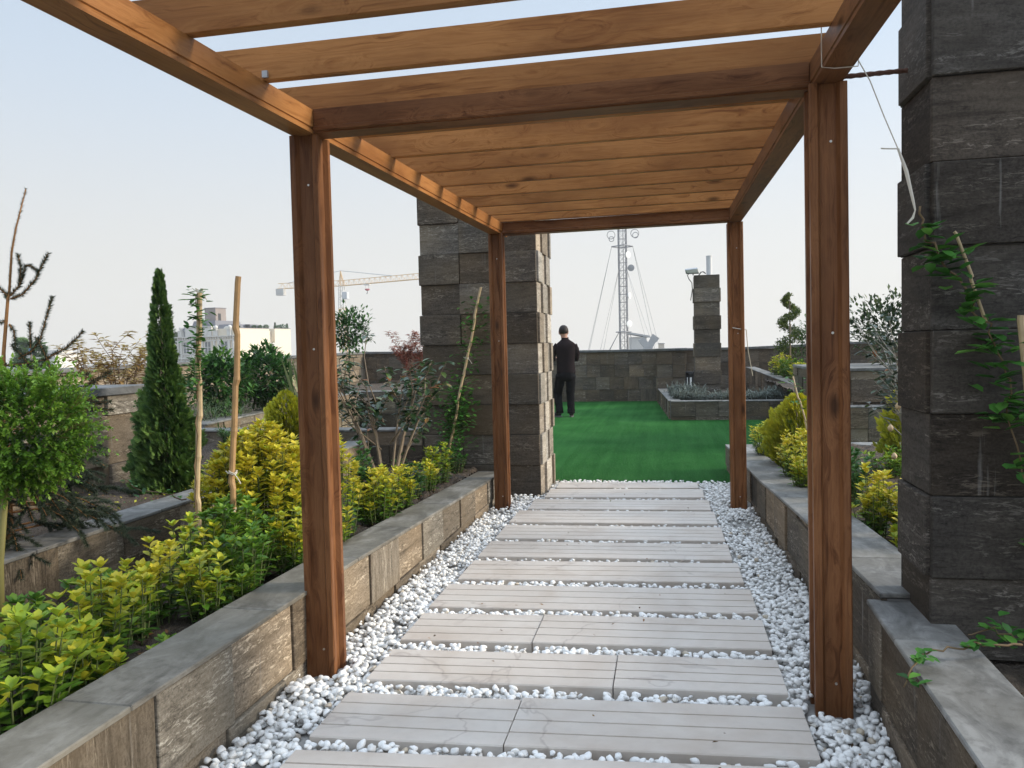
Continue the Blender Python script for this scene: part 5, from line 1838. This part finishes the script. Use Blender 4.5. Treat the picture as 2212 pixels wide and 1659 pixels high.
def mansion():
    o, e1, e2 = (-80.84, 137.54), (-.98, .2), (.2, .98)
    t = thing('white_mansion', 'white ornate apartment house with grey mansard roof and stone stair tower', 'building', (o[0], o[1], -28))
    m = MB(); obox(m, o, e1, e2, 0, 14.6, 0, 9, -28, 4.9); m.build('wall', WHITEP, t)
    c = MB()
    for z0, z1, d in ((4.72, 4.9, .45), (3.95, 4.15, .3), (1.35, 1.55, .3), (.55, .8, .55)):
        obox(c, o, e1, e2, -.2, 14.8, -d, -.002, z0, z1)
    for k in range(24): obox(c, o, e1, e2, .2 + k * .6, .5 + k * .6, -.25, -.004, 4.3, 4.65)
    c.build('cornice', WHITEP, t)
    for (u0, u1, za) in ((1.3, 3.7, 4.9), (10.8, 13.6, 4.9)):
        pass
    m = MB()
    for (u0, u1) in ((.0, 4.9), (11.9, 14.6)):
        P = []
        for z, i in ((4.91, 0), (7.1, .9)):
            for (u, v) in ((u0 + (i if u0 == 0 else 0), .3 + i), (u1 - (i if u1 > 14 else 0), .3 + i), (u1 - (i if u1 > 14 else 0), 8.5 - i), (u0 + (i if u0 == 0 else 0), 8.5 - i)):
                P.append((o[0] + e1[0] * u + e2[0] * v, o[1] + e1[1] * u + e2[1] * v, z))
        m.hexa([P[k] for k in (1, 0, 3, 2, 5, 4, 7, 6)])
    P = []
    for z, i in ((4.91, 0), (7.95, .8)):
        for (u, v) in ((4.91 + i, .25 + i), (11.89 - i, .25 + i), (11.89 - i, 8.6 - i), (4.91 + i, 8.6 - i)):
            P.append((o[0] + e1[0] * u + e2[0] * v, o[1] + e1[1] * u + e2[1] * v, z))
    m.hexa([P[k] for k in (1, 0, 3, 2, 5, 4, 7, 6)])
    m.build('roof', MANS, t)
    m = MB()
    obox(m, o, e1, e2, 5.6, 12.2, -.25, .24, 4.91, 6.6)
    obox(m, o, e1, e2, 5.4, 12.4, -.35, .3, 6.6, 6.8)
    obox(m, o, e1, e2, 6.6, 11.2, -.32, -.252, 5.1, 6.4)
    m.build('pediment', WHITEP, t)
    for u in (1.1, 4.5, 13.4):
        m = MB()
        obox(m, o, e1, e2, u - .45, u + .45, -.5, .28, 4.91, 6.0)
        obox(m, o, e1, e2, u - .55, u + .55, -.6, .29, 6.0, 6.15)
        px, py = o[0] + e1[0] * u - e2[0] * .1, o[1] + e1[1] * u - e2[1] * .1
        m.lathe(px, py, [(.1, 6.15)] + [(.38 * math.sin(a), 6.55 - .38 * math.cos(a)) for a in np.linspace(.3, 3.0, 8)], 12)
        m.build('finial', WHITEP, t)
    for u in (.3, 1.3, 3.9, 5.0, 8.0, 9.0, 10.4, 11.0, 13.4, 14.2):
        m = MB()
        obox(m, o, e1, e2, u - .2, u + .2, -.3, -.003, -12, 3.95)
        m.build('pilaster', WHITEP, t)
    for (u0, u1) in ((1.8, 3.4), (6.0, 7.4), (11.5, 12.9)):
        for z in (1.7, -1.8, -5.3, -8.8):
            m = MB()
            for (a, b_, c_, d) in ((u0 - .15, u0, z - .1, z + 2.2), (u1, u1 + .15, z - .1, z + 2.2), (u0, u1, z + 2.05, z + 2.2), (u0, u1, z - .1, z), ((u0 + u1) / 2 - .06, (u0 + u1) / 2 + .06, z, z + 2.05), (u0, u1, z + 1.0, z + 1.1)):
                obox(m, o, e1, e2, a, b_, -.14, -.004, c_, d)
            fr = m.build('window', WHITEP, t)
            m = MB(); obox(m, o, e1, e2, u0, u1, -.06, -.003, z, z + 2.05); m.build('pane', GLASSD, fr)
    px = [o[0] + e1[0] * 2.7 + e2[0] * .85, o[1] + e1[1] * 2.7 + e2[1] * .85]
    m = MB()
    q = Vector((-e2[0], -e2[1], .3)).normalized().to_track_quat('Z', 'Y')
    m.lathe(0, 0, [(.72, -.3), (.72, .25), (.5, .25), (.46, .18), (.01, .18)], 20)
    m.V = [tuple(Vector((px[0], px[1], 6.0)) + q @ Vector(v)) for v in m.V]
    m.build('round_window', WHITEP, t)
    m = MB(); obox(m, o, e1, e2, 8.3, 11.1, 4.0, 6.9, 7.0, 10.55)
    tw_ = m.build('stair_tower', CHIM, t)
    m = MB(); obox(m, o, e1, e2, 8.2, 11.2, 3.9, 7.0, 10.55, 10.68); m.build('tower_cap', MANS, tw_)
    m = MB(); obox(m, o, e1, e2, 8.24, 8.297, 4.7, 5.4, 7.6, 9.5); m.build('tower_door', BLACKM, tw_)
    m = MB()
    for k in range(4): obox(m, o, e1, e2, 7.9 - .12 * k, 8.2, 4.6 + .3 * k, 4.7 + .3 * k, 6.9, 7.5)
    m.build('railing', STEEL, t)

    t = thing('cream_building', 'plain cream building with rooftop shrubs joined to the white ornate house', 'building', (-78, 145, -28))
    o2 = (o[0] + .25, o[1] - .1)
    m = MB()
    obox(m, o2, e1, e2, 0, 9, .0, 9.5, -28, 6.25)
    obox(m, o2, e1, e2, .9, 9, 9.5, 11.2, -28, 5.9)
    obox(m, o2, e1, e2, 0, 9, 11.2, 16.2, -28, 6.3)
    m.build('wall', CREAMP, t)
    m = MB()
    obox(m, o2, e1, e2, -.06, .1, 0, 9.5, 6.25, 6.35)
    obox(m, o2, e1, e2, -.06, .1, 11.2, 16.2, 6.3, 6.4)
    m.build('coping', MANS, t)
    m = MB()
    obox(m, o2, e1, e2, -.05, .9, 9.5, 11.2, 3.2, 3.4)
    m.beam((o2[0] + e2[0] * 9.6, o2[1] + e2[1] * 9.6, 1.8), (o2[0] + e2[0] * 11.1, o2[1] + e2[1] * 11.1, 3.1), .2, .25)
    m.build('stair_slab', WHITEP, t)
    m = MB(); obox(m, o2, e1, e2, -.04, -.003, 4.6, 6.4, .2, 2.0); m.build('window', GLASSD, t)
    G = 'plants on the roof of the cream building'
    rng = random.Random(5)
    labs = ['small dark shrub at the left on the cream roof', 'black tub on the cream roof edge', 'low shrub on the cream roof right of the black tub', 'second low shrub on the cream roof right of the black tub', 'shrub above the recess of the cream building',
            'pointed small cypress right of the recess on the cream roof', 'broad shrub on the cream roof beside the pointed cypress', 'broadest shrub on the cream roof', 'slim cypress at the right end of the cream roof']
    for k, (v, r, h) in enumerate(((1.3, .3, .4), (3.9, .45, .8), (5.7, .4, .55), (7.4, .4, .55), (9.2, .5, .7), (12.0, .32, 1.2), (13.3, .6, .7), (14.5, .8, .9), (15.8, .25, 1.0))):
        x, y = o2[0] + e1[0] * .5 + e2[0] * v, o2[1] + e1[1] * .5 + e2[1] * v
        if k == 1:
            m = MB(); m.lathe(x, y, [(.4, 6.26), (.5, 7.0), (.45, 7.05)], 12)
            tag(m.build('plant_tub', BLACKM, None, (x, y, 6.26)), labs[k], 'tub', G)
            continue
        f = Fol(200 + k)
        n = 260
        u = f.rng.random(n)
        d = unit(f.rng.normal(size=(n, 3)))
        if k in (5, 8): pos = np.c_[x + d[:, 0] * r * (1 - u), y + d[:, 1] * r * (1 - u), 6.26 + h * u]
        else: pos = np.c_[x + d[:, 0] * r, y + d[:, 1] * r, 6.26 + h * .5 + d[:, 2] * h * .5]
        f.put(LEAF4, pos, unit(f.rng.normal(size=(n, 3)) + np.array([0, 0, .6])), (0, 0, 1), .3, .16, .1, f.rng.random(n) * .6)
        tag(f.build('roof_shrub', GREEN, None, (x, y, 6.26)), labs[k], 'shrub', G)


mansion()


def left_house():
    e1, e2 = (.982, .19), (-.19, .982)
    o = (-97.6, 103.2)
    t = thing('flat_roof_house', 'low pale house with a flat roof far behind the spruce at left', 'building', (o[0], o[1], -28))
    m = MB(); obox(m, o, e1, e2, 0, 6.2, 0, 7, -28, 1.95); obox(m, o, e1, e2, 3.9, 6.2, 1, 5, 1.95, 2.6); m.build('wall', WHITEP, t)
    m = MB(); obox(m, o, e1, e2, -.15, 6.35, -.15, 7.1, 1.951, 2.05); m.build('roof', MANS, t)
    m = MB(); obox(m, o, e1, e2, 2.9, 3.8, -.05, -.003, -.1, 1.3); m.build('window', GLASSD, t)
    m = MB(); obox(m, o, e1, e2, .6, 1.5, -.05, -.003, -.1, 1.3); m.build('window', GLASSD, t)
    t = thing('water_tank', 'blue water tank on the flat roofed house at far left', 'water tank', (-96.5, 104.6, 2.05))
    m = MB(); m.lathe(-96.5, 104.6, [(.8, 2.05), (.86, 2.3), (.8, 2.7), (.86, 3.1), (.6, 3.3), (.2, 3.4)], 14); m.build('tank', BLUE, t)
    m = MB(); m.lathe(-96.5, 104.6, [(.22, 3.4), (.22, 3.5)], 10); m.build('lid', BLUE, t)


left_house()


def far_tree(name, label, x, y, z0, h, r, seed):
    t = thing(name, label, 'tree', (x, y, z0))
    f = Fol(seed)
    n = 900
    u = f.rng.random(n)
    a = f.rng.uniform(0, 6.283, n)
    rr = r * (1 - u) ** .8 * f.rng.uniform(.4, 1.1, n)
    pos = np.c_[x + np.cos(a) * rr, y + np.sin(a) * rr, z0 + h * (.1 + .9 * u)]
    f.put(SPRAY, pos, np.c_[np.cos(a), np.sin(a), f.rng.normal(.2, .3, n)], f.rng.normal(size=(n, 3)), r * .5, r * .4, .1, f.rng.random(n) * .8)
    f.build('crown', THUJA, t)
    b = MB(); b.tube([(x, y, z0 - .3), (x, y, z0 + h)], [r * .1, r * .02], 5); b.build('trunk', BARK, t)


far_tree('conifer_tree', 'dark conifer between the spruce and the bronze shrub beyond the side parapet', -60.5, 66.0, -28, 30.9, 3.2, 97)
far_tree('conifer_tree', 'dark treetop just left of the white ornate house', -97.4, 141, -28, 33.8, 4.0, 98)


# ------------------------------------------------------------------ the man
def person():
    ox, oy = -2.03, 15.72
    t = thing('person', 'man in black shirt and trousers standing on the turf with his back turned', 'person', (ox, oy, .015))
    rt = np.array([math.cos(R(7)), math.sin(R(7)), 0])
    fw = np.array([-math.sin(R(7)), math.cos(R(7)), 0])
    S = .985

    def W(x, y, z):
        p = np.array([ox, oy, .015]) + rt * x * S * 1.07 + fw * y * S
        return (p[0], p[1], .015 + z * S)

    def skin(name, mat, nodes, edges, root, par, sub=2, dens=None):
        V = [W(*n[:3]) for n in nodes]
        me = bpy.data.meshes.new(name)
        me.from_pydata(V, edges, [])
        me.materials.append(mat)
        o = link(name, me, par)
        m = o.modifiers.new('skin', 'SKIN')
        m.use_smooth_shade = True
        for i, n in enumerate(nodes):
            sv = me.skin_vertices[0].data[i]
            sv.radius = (n[3] * S, (n[4] if len(n) > 4 else n[3]) * S)
            sv.use_root = (i == root)
        s = o.modifiers.new('subsurf', 'SUBSURF')
        s.levels = s.render_levels = sub
        return o

    # joints: x right, y away from the camera, z up, radii
    pel = (.03, 0, .93)
    body = [
        (.03, 0, .95, .11), (.035, 0, 1.18, .115), (.045, .0, 1.42, .12), (.025, .015, 1.575, .066), (.012, .03, 1.66, .068), (.005, .045, 1.73, .098, .108), (.004, .048, 1.79, .094, .104),
        (-.12, .0, 1.46, .04), (-.195, .0, 1.32, .035), (-.222, .03, 1.20, .034), (-.20, .20, 1.19, .030), (-.17, .29, 1.20, .026), (-.16, .335, 1.205, .030),
        (.20, .0, 1.455, .04), (.24, .03, 1.32, .035), (.233, .06, 1.18, .034), (.12, .22, 1.18, .030), (.06, .29, 1.19, .026), (.03, .33, 1.20, .030),
        (-.07, .0, .90, .075), (-.125, .11, .52, .052), (-.10, -.02, .12, .038), (-.13, .05, .05, .034),
        (.13, .0, .90, .075), (.112, .04, .52, .052), (.12, -.03, .12, .038), (.125, .05, .05, .034)]
    edges = [(0, 1), (1, 2), (2, 3), (3, 4), (4, 5), (5, 6), (2, 7), (7, 8), (8, 9), (9, 10), (10, 11), (11, 12), (2, 13), (13, 14), (14, 15), (15, 16), (16, 17), (17, 18),
             (0, 19), (19, 20), (20, 21), (21, 22), (0, 23), (23, 24), (24, 25), (25, 26)]
    # fingers rooted in each palm
    for base, sx in ((12, 1), (18, -1)):
        bx, by_, bz = body[base][:3]
        for k, ln in enumerate((.060, .068, .064, .050)):
            n0 = len(body)
            dx = (k - 1.5) * .017
            body += [(bx + dx * .9, by_ + .035, bz + .006, .0088), (bx + dx + .01 * sx, by_ + .035 + ln * .6, bz + .0, .0082), (bx + dx + .02 * sx, by_ + .035 + ln * .8, bz - .028, .0072)]
            edges += [(base, n0), (n0, n0 + 1), (n0 + 1, n0 + 2)]
        n0 = len(body)
        body += [(bx + .032 * sx, by_ + .005, bz + .012, .010), (bx + .05 * sx, by_ + .035, bz + .02, .0085)]
        edges += [(base, n0), (n0, n0 + 1)]
    bo = skin('body', SKIN, body, edges, 0, t)
    f = MB()
    hq = Vector((.05, 1, 0))
    # nose, ears on the head
    h0 = np.array(W(-.012, .04, 1.735))
    for sx in (-1, 1):
        e = np.array(W(.004 + sx * .083, .03, 1.715))
        pr = [tuple(e + rt * sx * .010 * math.sin(a) * 1.0 + fw * .016 * math.cos(a) + np.array([0, 0, .030 * math.sin(a * 1.0 - 1.57 * 0)]) * 1.0) for a in np.linspace(0, 6.283, 12)]
        f.tube(pr, .007, 6)
        f.tube([tuple(e + np.array([0, 0, -.018])), tuple(e + np.array([0, 0, .018]))], .011, 6)
    f.build('ear', SKIN, t, smooth=True)
    nf = MB()
    nf.tube([W(-.02, .125, 1.765), W(-.025, .150, 1.725), W(-.022, .135, 1.712)], [.008, .013, .012], 6)
    nf.build('nose', SKIN, t, smooth=True)
    for sx in (-.035, .028):
        ey = MB(); ey.lathe(0, 0, [(.002, -.008), (.010, 0), (.002, .008)], 8); c = W(sx - .012, .118, 1.755); ey.V = [(v[0] + c[0], v[1] + c[1], v[2] + c[2]) for v in ey.V]
        ey.build('eye', BLACKM, t, smooth=True)
    mo = MB(); mo.tube([W(-.045, .118, 1.685), W(-.018, .130, 1.682), W(.008, .120, 1.685)], .006, 6); mo.build('mouth', REDM, t, smooth=True)
    # short dark hair, straight edge at the nape, beard along the jaw
    import bmesh
    bm = bmesh.new()
    bmesh.ops.create_uvsphere(bm, u_segments=28, v_segments=18, radius=1)
    for v in bm.verts:
        x, y, z = v.co
        low = -.62 if y < .1 else (-.62 + (y - .1) * 1.5)
        if z < low: z = low
        k = 1.0 + .05 * max(0, z)
        sq = 1.0 - .06 * (abs(x) > .7)
        v.co = W(.004 + x * .098 * sq, .040 + y * .108, 1.765 + z * .108 * k)
    me = bpy.data.meshes.new('hair'); bm.to_mesh(me); bm.free(); me.materials.append(HAIR)
    me.polygons.foreach_set('use_smooth', [True] * len(me.polygons))
    link('hair', me, t)
    def loft(m, rings, sides=28):
        V, F = [], []
        n = len(rings)
        for (cx, cy, z, rx, ry) in rings:
            for k in range(sides):
                a = 2 * math.pi * k / sides
                fold = 1 + .018 * math.sin(a * 5 + z * 21) + .012 * math.sin(a * 9 - z * 33)
                V.append(W(cx + rx * fold * math.cos(a), cy + ry * fold * math.sin(a), z))
        for i in range(n - 1):
            for k in range(sides):
                k2 = (k + 1) % sides
                F.append((i * sides + k, i * sides + k2, (i + 1) * sides + k2, (i + 1) * sides + k))
        F += [tuple(reversed(range(sides))), tuple((n - 1) * sides + k for k in range(sides))]
        m.add(V, F)

    def limb(m, pts, sides=14):
        """smooth tapered sleeve or trouser leg with a few creases"""
        P = [np.array(p) for p in pts]
        Q = []
        for a, b_ in zip(P, P[1:]):
            for k in range(4): Q.append(a + (b_ - a) * k / 4)
        Q.append(P[-1])
        m.tube([W(*q[:3]) for q in Q], [q[3] * S * (1 + .05 * math.sin(i * 1.9)) for i, q in enumerate(Q)], sides)

    m = MB()
    loft(m, [(.035, 0, .885, .178, .122), (.035, 0, .93, .180, .124), (.034, 0, 1.0, .174, .118), (.034, 0, 1.08, .168, .115), (.035, 0, 1.18, .171, .117), (.038, -.003, 1.27, .180, .122), (.041, -.008, 1.36, .190, .125),
             (.042, -.010, 1.43, .196, .122), (.041, -.008, 1.48, .186, .112), (.038, -.002, 1.52, .152, .098), (.034, .005, 1.55, .112, .085), (.029, .012, 1.585, .072, .070), (.027, .014, 1.61, .064, .064)])
    limb(m, [(-.105, 0, 1.465, .075), (-.165, 0, 1.40, .070), (-.205, .01, 1.28, .061), (-.225, .03, 1.19, .058), (-.205, .15, 1.18, .050), (-.18, .25, 1.19, .043)])
    limb(m, [(.19, 0, 1.46, .073), (.228, .01, 1.38, .067), (.25, .03, 1.28, .060), (.235, .06, 1.18, .058), (.15, .19, 1.175, .050), (.08, .26, 1.19, .043)])
    m.build('shirt', SHIRT, t, smooth=True)
    cl = MB(); cl.tube([W(.028 + .062 * math.cos(a), .016 + .062 * math.sin(a), 1.612 + .008 * math.sin(a)) for a in np.linspace(0, 6.283, 17)], .013, 7); cl.build('collar', SHIRT, t, smooth=True)
    m = MB()
    loft(m, [(.035, 0, .99, .155, .108), (.035, -.003, .93, .168, .118), (.035, -.008, .87, .178, .128), (.032, -.01, .82, .176, .130), (.028, -.008, .77, .160, .118), (.026, 0, .73, .12, .09)])
    limb(m, [(-.062, 0, .86, .104), (-.095, .06, .68, .100), (-.128, .11, .50, .088), (-.122, .07, .34, .079), (-.108, .02, .20, .076), (-.098, -.02, .085, .080)])
    limb(m, [(.120, 0, .86, .104), (.118, .02, .68, .098), (.112, .04, .50, .086), (.114, .02, .32, .078), (.118, -.005, .18, .076), (.12, -.02, .075, .080)])
    m.build('trousers', TROUS, t, smooth=True)

    def shoe(pts):
        o = skin('shoe', SHOE, pts, [(k, k + 1) for k in range(len(pts) - 1)], 0, t)
        so_ = MB()
        P = [np.array(W(p[0], p[1], 0)) for p in pts]
        a, e = P[0], P[-1]
        d = unit(e - a); s_ = np.array([-d[1], d[0], 0])
        ring = []
        ln = np.linalg.norm(e - a)
        for k in np.linspace(0, 6.283, 20, endpoint=False):
            ring.append(((a + e) / 2 + d * math.cos(k) * (ln / 2 + .045) + s_ * math.sin(k) * .044))
        V = [(r[0], r[1], .016) for r in ring] + [(r[0], r[1], .042) for r in ring]
        so_.add(V, [(k, (k + 1) % 20, 20 + (k + 1) % 20, 20 + k) for k in range(20)] + [tuple(reversed(range(20))), tuple(range(20, 40))])
        so_.build('sole', SOLE, o)

    shoe([(-.085, -.03, .075, .054), (-.12, .01, .07, .055), (-.18, .07, .055, .052, .042), (-.235, .11, .045, .046, .034)])
    shoe([(.12, -.04, .075, .054), (.125, .02, .07, .055), (.13, .11, .055, .053, .042), (.132, .17, .047, .046, .034)])


person()


# ------------------------------------------------------------------ haze over the town
def haze():
    m = bpy.data.materials.new('haze')
    m.use_nodes = True
    t = m.node_tree
    t.nodes.remove(t.nodes['Principled BSDF'])
    v = t.nodes.new('ShaderNodeVolumePrincipled')
    v.inputs['Color'].default_value = (.93, .94, .95, 1)
    v.inputs['Density'].default_value = .0007
    t.links.new(v.outputs[0], t.nodes['Material Output'].inputs['Volume'])
    b = MB()
    b.box(-420, 420, -60, 460, -29, 42)
    tag(b.build('haze', m), 'thin pale haze over the town', 'haze', kind='stuff')


haze()
